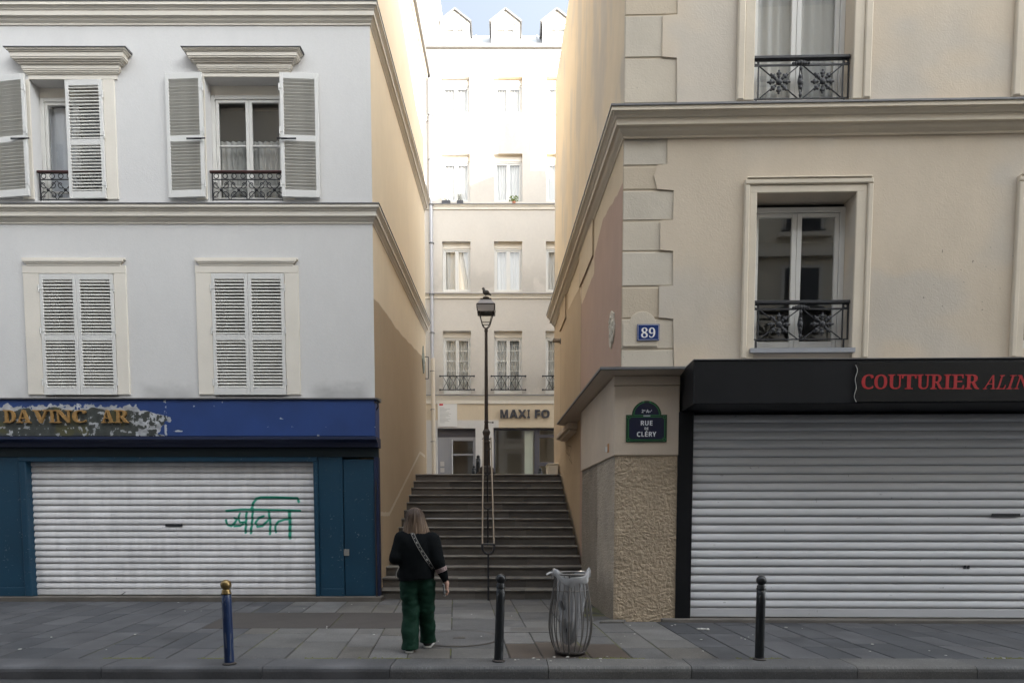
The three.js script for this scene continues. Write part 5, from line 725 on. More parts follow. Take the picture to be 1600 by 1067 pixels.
{ // lamp post at the head of the stairs
  const z = -16.35, c = atZ(760, 700, z), LY = LAND_Y - 0.003, L = thing('street_lamp', 'tall dark cast-iron street lamp with square lantern at the head of the stairs', 'street lamp', [c[0], LY, z]), Y = (p) => atZ(760, p, z)[1] - LY, s = 1 / 58.7;
  const fl = []; for (let k = 0; k < 14; k++) { const a = k / 14 * 6.283; fl.push(rod([0.088 * Math.cos(a), Y(727), 0.088 * Math.sin(a)], [0.08 * Math.cos(a), Y(694), 0.08 * Math.sin(a)], 0.012, 5)); }
  add('plinth', lathe([[0, 0], [0.24, 0], [0.24, 0.1], [0.2, 0.12], [0.2, 0.2], [0.15, 0.24], [0.12, Y(728)], [0, Y(728)]], 24), M.ironRust, L);
  add('pedestal', merge([lathe([[0, Y(728)], [0.11, Y(728)], [0.09, Y(726)], [0.08, Y(695)], [0.1, Y(692)], [0.1, Y(690)], [0.07, Y(688)], [0.075, Y(681)], [0.095, Y(678)], [0.105, Y(675)], [0.07, Y(671)], [0, Y(671)]], 20), ...fl]), M.ironRust, L);
  add('column', merge([lathe([[0, Y(671)], [0.062, Y(671)], [0.05, Y(662)], [0.046, Y(600)], [0.038, Y(520)], [0.05, Y(517)], [0.04, Y(514)], [0.02, Y(512)], [0, Y(512)]], 16), lathe([[0.05, Y(661)], [0.058, Y(660)], [0.058, Y(658.5)], [0.05, Y(658)]], 16)]), M.ironRust, L);
  add('ladder_bar', merge([rod([-0.02, Y(660), 0], [0.17, Y(660), 0], 0.012, 6), new THREE.SphereGeometry(0.025, 8, 6).translate(0.17, Y(660), 0)]), M.ironRust, L);
  // lantern: square, wider at the top
  const yb = Y(505.5), ym = Y(491), yt = Y(480), yc = Y(470.5), wb = 0.105, wm = 0.185, wt = 0.215, lan = part('lantern', L), fr = [], cor = (w, y) => [[-w, y, -w], [w, y, -w], [w, y, w], [-w, y, w]];
  const cb = cor(wb, yb), cm = cor(wt, yt); for (let k = 0; k < 4; k++) { const l = (k + 1) % 4; fr.push(rod(cb[k], cm[k], 0.012, 5), rod(cb[k], cb[l], 0.012, 5)); const c2 = cor(wb * 0.62, Y(513)); fr.push(tube([cb[k], [cb[k][0] * 0.8, Y(509), cb[k][2] * 0.8], [cb[k][0] * 0.3, Y(513), cb[k][2] * 0.3]], 0.011, 8, 5)); }
  add('frame', merge(fr), M.ironRust, lan);
  const frust = (w0, y0, w1, y1, cap) => { const a = cor(w0, y0), b = cor(w1, y1), P = []; for (let k = 0; k < 4; k++) { const l = (k + 1) % 4; P.push(...a[k], ...b[k], ...b[l], ...a[k], ...b[l], ...a[l]); } if (cap) P.push(...b[0], ...b[3], ...b[2], ...b[0], ...b[2], ...b[1]); const g = new THREE.BufferGeometry(); g.setAttribute('position', new THREE.Float32BufferAttribute(P, 3)); g.computeVertexNormals(); return g; };
  { const a = cor(wb, yb), b = cor(wt - 0.006, yt), gl = phys([0.95, 0.95, 0.93], { transmission: 1, thickness: 0, roughness: 0.06, ior: 1.45 }); for (let k = 0; k < 4; k++) { const l = (k + 1) % 4, P = [...a[k], ...b[k], ...b[l], ...a[k], ...b[l], ...a[l]], g = new THREE.BufferGeometry(); g.setAttribute('position', new THREE.Float32BufferAttribute(P, 3)); g.computeVertexNormals(); add('glass_pane', g, gl, lan); } }
  const grey = std([0.24, 0.235, 0.25], { roughness: 0.5 });
  add('reflector', merge([frust(lerp(wb, wt, 0.58) - 0.012, Y(490.5), wt - 0.014, yt - 0.004)]), std([0.16, 0.155, 0.155], { roughness: 0.6 }), lan); add('eaves_trim', merge([frust(wt + 0.02, yt - 0.006, wt + 0.024, yt + 0.025), ...[0, 1, 2, 3].map((k) => rod(cor(wt + 0.003, Y(489.5))[k], cor(wt + 0.018, yt)[k], 0.013, 5))]), M.ironRust, lan); add('skirt', frust(wt - 0.002, Y(490), wt + 0.016, yt - 0.007), std([0.30, 0.29, 0.29], { roughness: 0.6 }), lan);
  add('hood', frust(wt + 0.012, yt + 0.0255, wt * 0.62, yc, true), grey, lan); add('chimney_cap', merge([frust(wt * 0.66, yc + 0.001, wt * 0.66, yc + 0.03, true), lathe([[0, yc + 0.03], [0.05, yc + 0.03], [0.045, yc + 0.06], [0.09, yc + 0.07], [0.085, yc + 0.09], [0, yc + 0.11]], 12)]), M.ironRust, lan);
  add('lamp_holder', lathe([[0, yt - 0.005], [0.05, yt - 0.005], [0.04, yt - 0.06], [0.024, yt - 0.08], [0.028, yt - 0.13], [0, yt - 0.15]], 10), grey, lan);
  L.userData.top = yc + 0.11;
  const H = thing('handrail', 'twin-tube iron handrail running up the middle of the stairs to the street lamp', 'handrail', [0, 0, 0]); // ── handrail
  const zb = STAIR_Z + 0.12, b = atZ(763, 941, zb), yb2 = atZ(763, 848, zb)[1], tp = atZ(761, 684, z + 0.15), xb = b[0], xt = tp[0], w = 0.105, P = (t, dx, dy = 0) => [lerp(xb, xt, t) + dx, lerp(yb2, tp[1], t) + dy, lerp(zb, z + 0.12, t)];
  const tubeM = std('#fff', { map: mottled([0.20, 0.175, 0.15], 0.35, 0.5, 12, 209), roughness: 0.38, metalness: 0.6 });
  for (const sx of [-1, 1]) add('rail', rod(P(-0.01, sx * w), P(1, sx * w * 0.95), 0.019, 10), tubeM, H);
  add('end_loop', merge([tube([P(-0.01, -w), P(-0.01, -w, -0.06), P(-0.01, -w * 0.7, -0.14), P(-0.01, 0, -0.175), P(-0.01, w * 0.7, -0.14), P(-0.01, w, -0.06), P(-0.01, w)], 0.021, 26, 8), rod(P(-0.01, -w), P(-0.01, w), 0.019, 8)]), M.iron, H);
  add('post', rod([xb, 0, zb], P(-0.01, 0, -0.17), 0.019, 10), M.iron, H);
  for (const t of [0.3, 0.62, 0.9]) { const p = P(t, 0), k = Math.floor((STAIR_Z - p[2]) / TREAD) + 1; add('post', rod([p[0], RISE * clamp(k, 0, NSTEP) - 0.01, p[2]], [p[0], p[1] - 0.13, p[2]], 0.018, 8), M.iron, H); add('yoke', tube([P(t, -w), P(t, -w * 0.8, -0.08), P(t, 0, -0.13), P(t, w * 0.8, -0.08), P(t, w)], 0.014, 16, 6), M.iron, H); }
  add('wall_hoop', new THREE.TorusGeometry(0.11, 0.012, 6, 24).rotateX(Math.PI / 2).translate(c[0], Y(686) + LY, z), M.iron, H);
}
// ═════════════ solid forms from distance fields ═════════════
const V = (x, y, z) => [x, y, z];
const cap = (p, a, b, ra, rb) => { const dx = b[0] - a[0], dy = b[1] - a[1], dz = b[2] - a[2], px = p[0] - a[0], py = p[1] - a[1], pz = p[2] - a[2], t = clamp((px * dx + py * dy + pz * dz) / (dx * dx + dy * dy + dz * dz)); return Math.hypot(px - dx * t, py - dy * t, pz - dz * t) - lerp(ra, rb, t); };
const ell = (p, c, r) => { const x = (p[0] - c[0]) / r[0], y = (p[1] - c[1]) / r[1], z = (p[2] - c[2]) / r[2], k = Math.hypot(x, y, z); return (k - 1) * Math.min(r[0], r[1], r[2]) * (k < 1 ? 1 : 1); };
const smin = (a, b, k) => { const h = Math.max(k - Math.abs(a - b), 0) / k; return Math.min(a, b) - h * h * k * 0.25; };
function surfaceNet(f, lo, hi, cell) {
  const n = [0, 1, 2].map((k) => Math.ceil((hi[k] - lo[k]) / cell) + 1), [nx, ny, nz] = n, val = new Float32Array(nx * ny * nz), id = (i, j, k) => i + nx * (j + ny * k);
  for (let k = 0; k < nz; k++) for (let j = 0; j < ny; j++) for (let i = 0; i < nx; i++) val[id(i, j, k)] = f([lo[0] + i * cell, lo[1] + j * cell, lo[2] + k * cell]);
  const vi = new Int32Array(nx * ny * nz).fill(-1), P = [], I = [];
  for (let k = 0; k < nz - 1; k++) for (let j = 0; j < ny - 1; j++) for (let i = 0; i < nx - 1; i++) {
    const c = []; let neg = 0; for (let q = 0; q < 8; q++) { const v = val[id(i + (q & 1), j + ((q >> 1) & 1), k + (q >> 2))]; c.push(v); if (v < 0) neg++; }
    if (neg === 0 || neg === 8) continue;
    let s = [0, 0, 0], m = 0; for (let a = 0; a < 8; a++) for (const bit of [1, 2, 4]) { const b = a | bit; if (a & bit || (c[a] < 0) === (c[b] < 0)) continue; const t = c[a] / (c[a] - c[b]); s[0] += (a & 1) + (bit === 1 ? t : 0); s[1] += ((a >> 1) & 1) + (bit === 2 ? t : 0); s[2] += (a >> 2) + (bit === 4 ? t : 0); m++; }
    vi[id(i, j, k)] = P.length / 3; P.push(lo[0] + (i + s[0] / m) * cell, lo[1] + (j + s[1] / m) * cell, lo[2] + (k + s[2] / m) * cell);
  }
  for (let k = 1; k < nz - 1; k++) for (let j = 1; j < ny - 1; j++) for (let i = 1; i < nx - 1; i++) {
    const v0 = val[id(i, j, k)] < 0, quad = (a, b, c, d, flip) => { if (a < 0 || b < 0 || c < 0 || d < 0) return; flip ? I.push(a, d, c, a, c, b) : I.push(a, b, c, a, c, d); };
    if (v0 !== val[id(i + 1, j, k)] < 0) quad(vi[id(i, j - 1, k - 1)], vi[id(i, j, k - 1)], vi[id(i, j, k)], vi[id(i, j - 1, k)], !v0);
    if (v0 !== val[id(i, j + 1, k)] < 0) quad(vi[id(i - 1, j, k - 1)], vi[id(i - 1, j, k)], vi[id(i, j, k)], vi[id(i, j, k - 1)], !v0);
    if (v0 !== val[id(i, j, k + 1)] < 0) quad(vi[id(i - 1, j - 1, k)], vi[id(i, j - 1, k)], vi[id(i, j, k)], vi[id(i - 1, j, k)], !v0);
  }
  const g = new THREE.BufferGeometry(); g.setAttribute('position', new THREE.Float32BufferAttribute(P, 3)); g.setIndex(I); g.computeVertexNormals();
  g.setAttribute('uv', new THREE.Float32BufferAttribute(P.flatMap((_, i) => i % 3 === 0 ? [P[i] + P[i + 2], P[i + 1]] : []), 2)); return g;
}
{ // pigeon on the lantern
  const lamp = scene.getObjectByName('street_lamp'), y = lamp.position.y + lamp.userData.top; delete lamp.userData.top;
  const t = thing('pigeon', 'dark pigeon perched on top of the street lamp', 'bird', [lamp.position.x, y, lamp.position.z]);
  const f = (p) => { let d = ell(p, [0, 0.105, 0], [0.075, 0.062, 0.062]); d = smin(d, cap(p, [0.03, 0.11, 0], [0.12, 0.045, 0], 0.045, 0.018), 0.03); d = smin(d, cap(p, [-0.05, 0.14, 0.005], [-0.065, 0.19, 0.005], 0.04, 0.028), 0.03); d = smin(d, ell(p, [-0.07, 0.205, 0.008], [0.032, 0.03, 0.027]), 0.02); d = smin(d, cap(p, [-0.095, 0.203, 0.01], [-0.122, 0.195, 0.012], 0.008, 0.003), 0.008); for (const s of [-1, 1]) d = Math.min(d, cap(p, [-0.005, 0.06, 0.025 * s], [-0.008, 0.0, 0.025 * s], 0.009, 0.008)); return d; };
  add('body', surfaceNet(f, [-0.16, -0.02, -0.1], [0.18, 0.26, 0.1], 0.006), std('#fff', { map: mottled([0.05, 0.048, 0.05], 0.5, 0.3, 30, 211), roughness: 0.7 }), t);
}
// ═════════════ the woman walking towards the stairs ═════════════
const WOMAN = { x: -1.065, z: -6.92 };
{
  const W = thing('person', 'woman seen from behind in black jumper and dark green trousers walking towards the stairs', 'person', [WOMAN.x, 0, WOMAN.z]);
  const nz = (p, s, q) => fbm(p[0] * s + 50 + q, p[1] * s * 0.8 + 50 + p[2] * s * 0.7, 3, 220 + q) - 0.5;
  // joints, in metres from the middle of the feet; +z is towards the street (her back), -z ahead
  const J = { pel: V(-0.01, 0.86, 0), chest: V(-0.005, 1.14, 0.01), neck: V(-0.015, 1.345, -0.005), head: V(-0.035, 1.485, -0.055), sl: V(-0.175, 1.275, 0), sr: V(0.17, 1.265, 0), el: V(-0.235, 1.055, 0.07), wl: V(-0.11, 1.10, -0.16), er: V(0.235, 1.02, 0.055), wr: V(0.318, 0.80, 0.03), hl: V(-0.09, 0.84, 0), hr: V(0.085, 0.84, -0.01), kl: V(-0.085, 0.46, 0.0), kr: V(0.082, 0.47, -0.06), al: V(-0.078, 0.085, 0.115), ar: V(0.085, 0.09, -0.16) };
  // hand: palm and five fingers, closed on the phone
  const hw = J.wr, fing = [[0.012, -0.018, 0.072, 0.0085], [0.015, -0.003, 0.08, 0.0088], [0.014, 0.012, 0.075, 0.0085], [0.01, 0.026, 0.06, 0.0075]];
  const hand = (p) => { let d = cap(p, hw, [hw[0] + 0.012, hw[1] - 0.03, hw[2]], 0.026, 0.026); d = smin(d, ell(p, [hw[0] + 0.014, hw[1] - 0.065, hw[2] - 0.002], [0.019, 0.046, 0.04]), 0.02);
    for (const [ox, oz, L, r] of fing) { const a = [hw[0] + 0.016, hw[1] - 0.095, hw[2] + oz * 1.1], b = [a[0] + 0.012, a[1] - L * 0.45, a[2] + oz * 0.1], c = [b[0] - 0.012, b[1] - L * 0.33, b[2]], e = [c[0] - 0.02, c[1] - L * 0.12, c[2]]; d = smin(d, Math.min(cap(p, a, b, r, r * 0.95), cap(p, b, c, r * 0.95, r * 0.9), cap(p, c, e, r * 0.9, r * 0.75)), 0.006); }
    const ta = [hw[0] + 0.0, hw[1] - 0.04, hw[2] - 0.034], tb = [ta[0] - 0.012, ta[1] - 0.034, ta[2] - 0.014], tc = [tb[0] - 0.012, tb[1] - 0.03, tb[2] + 0.004]; d = smin(d, Math.min(cap(p, ta, tb, 0.012, 0.0105), cap(p, tb, tc, 0.0105, 0.008)), 0.01); return d; };
  const lw = J.wl, handL = (p) => { let d = cap(p, lw, [lw[0] + 0.03, lw[1] + 0.01, lw[2] - 0.02], 0.025, 0.026); d = smin(d, ell(p, [lw[0] + 0.06, lw[1] + 0.015, lw[2] - 0.03], [0.045, 0.02, 0.036]), 0.02); for (const k of [0, 1, 2, 3]) { const a = [lw[0] + 0.09, lw[1] + 0.02, lw[2] - 0.055 + k * 0.017], L = [0.06, 0.072, 0.07, 0.058][k], b = [a[0] + L * 0.5, a[1] + 0.012, a[2] - 0.005], c = [b[0] + L * 0.2, b[1] + L * 0.35, b[2]]; d = smin(d, Math.min(cap(p, a, b, 0.0085, 0.008), cap(p, b, c, 0.008, 0.0065)), 0.005); } const a = [lw[0] + 0.04, lw[1] + 0.025, lw[2] - 0.005], b = [a[0] + 0.035, a[1] + 0.025, a[2] + 0.004]; return smin(d, cap(p, a, b, 0.012, 0.009), 0.01); };
  const head = (p) => { let d = ell(p, J.head, [0.076, 0.11, 0.092]); d = smin(d, ell(p, [J.head[0], J.head[1] - 0.05, J.head[2] - 0.035], [0.058, 0.065, 0.055]), 0.03); d = smin(d, cap(p, [J.head[0], J.head[1] - 0.005, J.head[2] - 0.088], [J.head[0], J.head[1] - 0.035, J.head[2] - 0.105], 0.008, 0.014), 0.015); for (const s of [-1, 1]) { d = smin(d, ell(p, [J.head[0] + 0.077 * s, J.head[1] - 0.01, J.head[2] + 0.01], [0.012, 0.03, 0.02]), 0.008); d = Math.max(d, -ell(p, [J.head[0] + 0.03 * s, J.head[1] + 0.008, J.head[2] - 0.095], [0.016, 0.009, 0.012])); } d = smin(d, cap(p, [J.head[0] - 0.018, J.head[1] - 0.066, J.head[2] - 0.084], [J.head[0] + 0.018, J.head[1] - 0.066, J.head[2] - 0.084], 0.008, 0.008), 0.008); return smin(d, cap(p, [J.neck[0], J.neck[1] - 0.03, J.neck[2]], [J.head[0], J.head[1] - 0.05, J.head[2] + 0.02], 0.052, 0.048), 0.03); };
  const bodyCore = (p) => { let d = cap(p, J.pel, J.chest, 0.088, 0.11); d = smin(d, cap(p, J.sl, J.sr, 0.05, 0.05), 0.08); for (const [a, b, c, e, r] of [[J.hl, J.kl, J.al, 0, [0.066, 0.048, 0.034]], [J.hr, J.kr, J.ar, 0, [0.066, 0.048, 0.034]]]) d = smin(d, smin(cap(p, a, b, r[0], r[1]), cap(p, b, c, r[1], r[2]), 0.02), 0.04); for (const [a, b, c] of [[J.sl, J.el, J.wl], [J.sr, J.er, J.wr]]) d = smin(d, smin(cap(p, a, b, 0.042, 0.034), cap(p, b, c, 0.034, 0.024), 0.02), 0.03); return smin(d, cap(p, J.chest, J.neck, 0.06, 0.05), 0.04); };
  const skin = std([0.42, 0.25, 0.19], { roughness: 0.55 });
  add('body', mergeGeometries([surfaceNet(bodyCore, [-0.34, 0.03, -0.26], [0.4, 1.4, 0.22], 0.014), surfaceNet(hand, [hw[0] - 0.07, hw[1] - 0.24, hw[2] - 0.09], [hw[0] + 0.08, hw[1] + 0.05, hw[2] + 0.08], 0.0032), surfaceNet(handL, [lw[0] - 0.05, lw[1] - 0.06, lw[2] - 0.11], [lw[0] + 0.19, lw[1] + 0.09, lw[2] + 0.06], 0.0036), surfaceNet(head, [J.head[0] - 0.12, J.neck[1] - 0.06, J.head[2] - 0.15], [J.head[0] + 0.12, J.head[1] + 0.14, J.head[2] + 0.13], 0.0045)]), skin, W);
  // jumper: loose, dropped shoulder, ribbed hem
  const torso = (p) => { const e = sstep(0.84, 0.80, p[1]); let d = cap([p[0], p[1], p[2] * 1.28], [-0.012, 0.70, 0], [-0.008, 1.15, 0.012], 0.208, 0.19); d = smin(d, cap([p[0], p[1], p[2] * 1.05], [-0.145, 1.255, 0.002], [0.138, 1.245, 0.002], 0.088, 0.088), 0.09); d = smin(d, cap(p, [-0.015, 1.28, 0.005], [-0.02, 1.37, -0.02], 0.085, 0.062), 0.05); return Math.max(d, 0.815 - p[1] + 0.012 * Math.sin(p[0] * 9)); };
  const jumper = (p) => { let d = torso(p); const fold = 0.016 * nz(p, 9, 0) + 0.008 * nz(p, 22, 1); for (const [a, b, c] of [[J.sl, J.el, J.wl], [J.sr, J.er, J.wr]]) d = smin(d, smin(cap(p, [a[0], a[1] - 0.01, a[2]], b, 0.086, 0.07), cap(p, b, [lerp(b[0], c[0], 0.98), lerp(b[1], c[1], 0.98), lerp(b[2], c[2], 0.98)], 0.07, 0.044), 0.03), 0.05); return Math.max(d + fold, -cap(p, [J.wr[0] - 0.004, J.wr[1] + 0.03, J.wr[2]], [J.wr[0] + 0.02, J.wr[1] - 0.09, J.wr[2]], 0.03, 0.034)); };
  const knit = greyTex(0.06, 0.06, 64, 64, (x, y) => 0.5 + 0.5 * Math.sin(x * 6.283 / 0.012) * (0.7 + 0.3 * Math.sin(y * 6.283 / 0.006)));
  add('jumper', surfaceNet(jumper, [-0.37, 0.76, -0.26], [0.41, 1.46, 0.26], 0.0085), phys([0.0042, 0.0055, 0.0065], { specularIntensity: 0.25, roughness: 0.95, bumpMap: knit, bumpScale: 0.002 }), W);
  { const ax = new THREE.Vector3(J.wr[0] - J.er[0], J.wr[1] - J.er[1], J.wr[2] - J.er[2]), q = new THREE.Quaternion().setFromUnitVectors(new THREE.Vector3(0, 1, 0), ax.clone().normalize()), gs = []; for (let k = 0; k < 4; k++) { const t = 0.34 + k * 0.055, r = lerp(0.072, 0.046, t) + 0.006; gs.push(new THREE.CylinderGeometry(r - 0.0012, r, 0.0065, 20, 1).applyQuaternion(q).translate(J.er[0] + ax.x * t, J.er[1] + ax.y * t, J.er[2] + ax.z * t)); } add('sleeve_stripes', merge(gs), std([0.45, 0.34, 0.33], { roughness: 0.9 }), W); }
  // trousers: wide, velvety, crumpled
  const trousers = (p) => { let d = cap([p[0], p[1], p[2] * 1.12], [-0.07, 0.82, 0.0], [0.065, 0.82, -0.005], 0.118, 0.118); const L = smin(cap(p, [J.hl[0], 0.76, 0], J.kl, 0.115, 0.098), cap(p, J.kl, [J.al[0], 0.03, J.al[2] - 0.012], 0.098, 0.100), 0.03), R = smin(cap(p, [J.hr[0], 0.76, J.hr[2]], J.kr, 0.113, 0.094), cap(p, J.kr, [J.ar[0], 0.055, J.ar[2] - 0.01], 0.094, 0.092), 0.03); d = smin(smin(d, L, 0.04), R, 0.015); d += 0.034 * nz([p[0], p[1] * 1.9, p[2]], 7, 3) + 0.010 * nz([p[0], p[1] * 2, p[2]], 22, 4); const hem = p[2] > -0.03 ? 0.035 : 0.06; return Math.max(d, hem - p[1], p[1] - 0.90); };
  add('trousers', surfaceNet(trousers, [-0.25, 0.0, -0.32], [0.25, 0.96, 0.28], 0.0085), phys([0.0035, 0.027, 0.015], { specularIntensity: 0.4, roughness: 0.7, sheen: 0.35, sheenColor: new THREE.Color().setRGB(0.02, 0.11, 0.06), sheenRoughness: 0.5 }), W);
  // trainers
  for (const [a, yaw, up] of [[J.al, 0.35, 0], [J.ar, -0.1, 0]]) { const s = part('shoe', W, [a[0] - (yaw > 0 ? 0.012 : 0), up, a[2]]); s.rotation.y = yaw; const u = (p) => { let d = cap(p, [0, 0.055, 0.02], [0, 0.045, -0.15], 0.044, 0.036); d = smin(d, cap(p, [0, 0.06, 0.025], [0, 0.1, 0.005], 0.042, 0.038), 0.03); return Math.max(d, 0.024 - p[1]); }; add('upper', surfaceNet(u, [-0.07, 0, -0.21], [0.07, 0.16, 0.09], 0.006), std([0.012, 0.012, 0.014], { roughness: 0.6 }), s); const so = (p) => Math.max(cap([p[0], p[1] * 0.3, p[2]], [0, 0.004, 0.024], [0, 0.004, -0.155], 0.046, 0.04), -p[1] + 0.004, p[1] - 0.027); add('sole', surfaceNet(so, [-0.07, -0.004, -0.22], [0.07, 0.04, 0.1], 0.005), std([0.62, 0.61, 0.58], { roughness: 0.6 }), s); }
  // hair: shoulder length, straight, streaked
  const H = J.head, hairF = (p) => { const ang = Math.atan2(p[0] - H[0], p[2] - H[2]), t = clamp((H[1] + 0.03 - p[1]) / 0.215); let d = ell(p, [H[0] + 0.002, H[1] + 0.012, H[2] + 0.016], [0.102, 0.122, 0.112]); const rx = lerp(0.103, 0.168, Math.pow(t, 0.95)), rz = lerp(0.112, 0.098, t), cx = lerp(H[0] + 0.004, H[0] + 0.022, t), cz = lerp(H[2] + 0.018, H[2] + 0.048, t), yc = H[1] + 0.012, dm = p[1] > yc ? Math.sqrt(Math.max(0.02, 1 - ((p[1] - yc) / 0.122) ** 2)) : 1, k = Math.hypot((p[0] - cx) / (rx * dm), (p[2] - cz) / (rz * dm)), col = Math.max((k - 1) * Math.min(rx, rz) * dm, p[1] - yc - 0.118, H[1] - 0.185 - 0.018 * Math.sin(ang * 2.0 + 0.9) + 0.012 * (vn(ang * 9 + 30, 1, 7) - 0.5) - p[1]); d = smin(d, col, 0.02); d += 0.008 * (vn(ang * 14 + 60, t * 1.5, 8) - 0.5) + 0.004 * (vn(ang * 40 + 60, t * 2, 9) - 0.5); d = Math.max(d, -ell(p, [H[0], H[1] - 0.06, H[2] - 0.12], [0.062, 0.12, 0.09])); return d; };
  { const g = surfaceNet(hairF, [H[0] - 0.19, H[1] - 0.24, H[2] - 0.14], [H[0] + 0.22, H[1] + 0.16, H[2] + 0.2], 0.0048), p = g.attributes.position, c = new Float32Array(p.count * 3); for (let i = 0; i < p.count; i++) { const ang = Math.atan2(p.getX(i) - H[0], p.getZ(i) - H[2]), t = clamp((H[1] + 0.12 - p.getY(i)) / 0.3), sx = p.getX(i) * (1 + 0.9 * sstep(0.7, 0, t)) + p.getZ(i) * 0.8, n = 0.5 * vn(sx * 90 + 60, t * 1.2, 11) + 0.5 * vn(sx * 260 + 60, t * 2.5, 12), root = sstep(0.85, 0.1, t + (vn(sx * 70 + 60, 3, 13) - 0.5) * 0.35); for (let k = 0; k < 3; k++) c[3 * i + k] = lerp(lerp([0.085, 0.054, 0.036][k], [0.21, 0.148, 0.102][k], n), [0.034, 0.020, 0.015][k], root * 0.85); } g.setAttribute('color', new THREE.BufferAttribute(c, 3)); add('hair', g, phys('#fff', { vertexColors: true, roughness: 0.5, specularIntensity: 0.45 }), W); }
  // things she carries
  const PH = thing('mobile_phone', 'pale mobile phone held low in the woman\'s hand', 'phone', [WOMAN.x + hw[0] - 0.014, hw[1] - 0.175, WOMAN.z + hw[2] - 0.004]); PH.rotation.set(0, 0.35, 0.1);
  add('case', panelGeo(-0.0045, 0.0045, 0, 0.14, -0.033, 0.033, 0.002), std([0.5, 0.5, 0.5], { roughness: 0.4 }), PH); add('screen', bx(-0.0062, -0.0046, 0.006, 0.134, -0.03, 0.03), std([0.02, 0.02, 0.025], { roughness: 0.1 }), PH);
  const BG = thing('shoulder_bag', 'small dark shoulder bag with patterned strap across the woman\'s back', 'bag', [WOMAN.x, 0, WOMAN.z]);
  const cv = document.createElement('canvas'); cv.width = 64; cv.height = 512; const x = cv.getContext('2d'); x.fillStyle = '#0e0f12'; x.fillRect(0, 0, 64, 512); x.fillStyle = '#9a9690'; x.fillRect(3, 0, 6, 512); x.fillRect(55, 0, 6, 512); for (let k = 0; k < 9; k++) { x.beginPath(); x.arc(32, 28 + k * 57, k % 2 ? 7 : 12, 0, 7); x.fill(); x.fillStyle = '#0e0f12'; x.beginPath(); x.arc(32, 28 + k * 57, k % 2 ? 2 : 5, 0, 7); x.fill(); x.fillStyle = '#9a9690'; }
  const tx = new THREE.CanvasTexture(cv); tx.colorSpace = THREE.SRGBColorSpace;
  const surfZ = (sx, sy) => { let z = 0.3; for (let i = 0; i < 60; i++) { const d = jumper([sx, sy, z]); if (d < 0.0015) break; z -= Math.max(0.001, d * 0.7); } return z; };
  const N = 40, P = [], U = [], I = []; for (let i = 0; i <= N; i++) { const t = i / N, sx = lerp(-0.055, 0.19, t), sy = lerp(1.36, 0.93, Math.pow(t, 0.95)); const nx = 0.86, ny = 0.5; for (const s of [-1, 1]) { const a = sx + s * nx * 0.019, b = sy + s * ny * 0.019; P.push(a, b, surfZ(a, b) + 0.006); U.push(s < 0 ? 0 : 1, 1 - t); } if (i < N) { const q = i * 2; I.push(q, q + 1, q + 3, q, q + 3, q + 2); } }
  { const g = new THREE.BufferGeometry(), P2 = [...P]; for (let i = 0; i < P.length; i += 3) P2.push(P[i], P[i + 1], P[i + 2] - 0.003); const off = P.length / 3, I2 = [...I, ...I.map((q, k) => I[k - (k % 3) + [0, 2, 1][k % 3]] + off)]; for (let i = 0; i < N; i++) { const q = i * 2; I2.push(q, q + 2, q + 2 + off, q, q + 2 + off, q + off, q + 1, q + 1 + off, q + 3 + off, q + 1, q + 3 + off, q + 3); } g.setAttribute('position', new THREE.Float32BufferAttribute(P2, 3)); g.setAttribute('uv', new THREE.Float32BufferAttribute([...U, ...U], 2)); g.setIndex(I2); g.computeVertexNormals(); add('strap', g, std('#fff', { map: tx, roughness: 0.8 }), BG); }
  add('pouch', surfaceNet((p) => cap([p[0], p[1], p[2]], [-0.225, 0.86, -0.06], [-0.19, 0.93, -0.06], 0.04, 0.036), [-0.3, 0.79, -0.13], [-0.12, 1.0, 0.02], 0.008), std([0.012, 0.012, 0.014], { roughness: 0.5 }), BG); add('piping', tube([[-0.243, 0.83, -0.02], [-0.247, 0.87, -0.022], [-0.232, 0.92, -0.028], [-0.214, 0.955, -0.035]], 0.006, 12, 5), std([0.55, 0.53, 0.48]), BG);
}
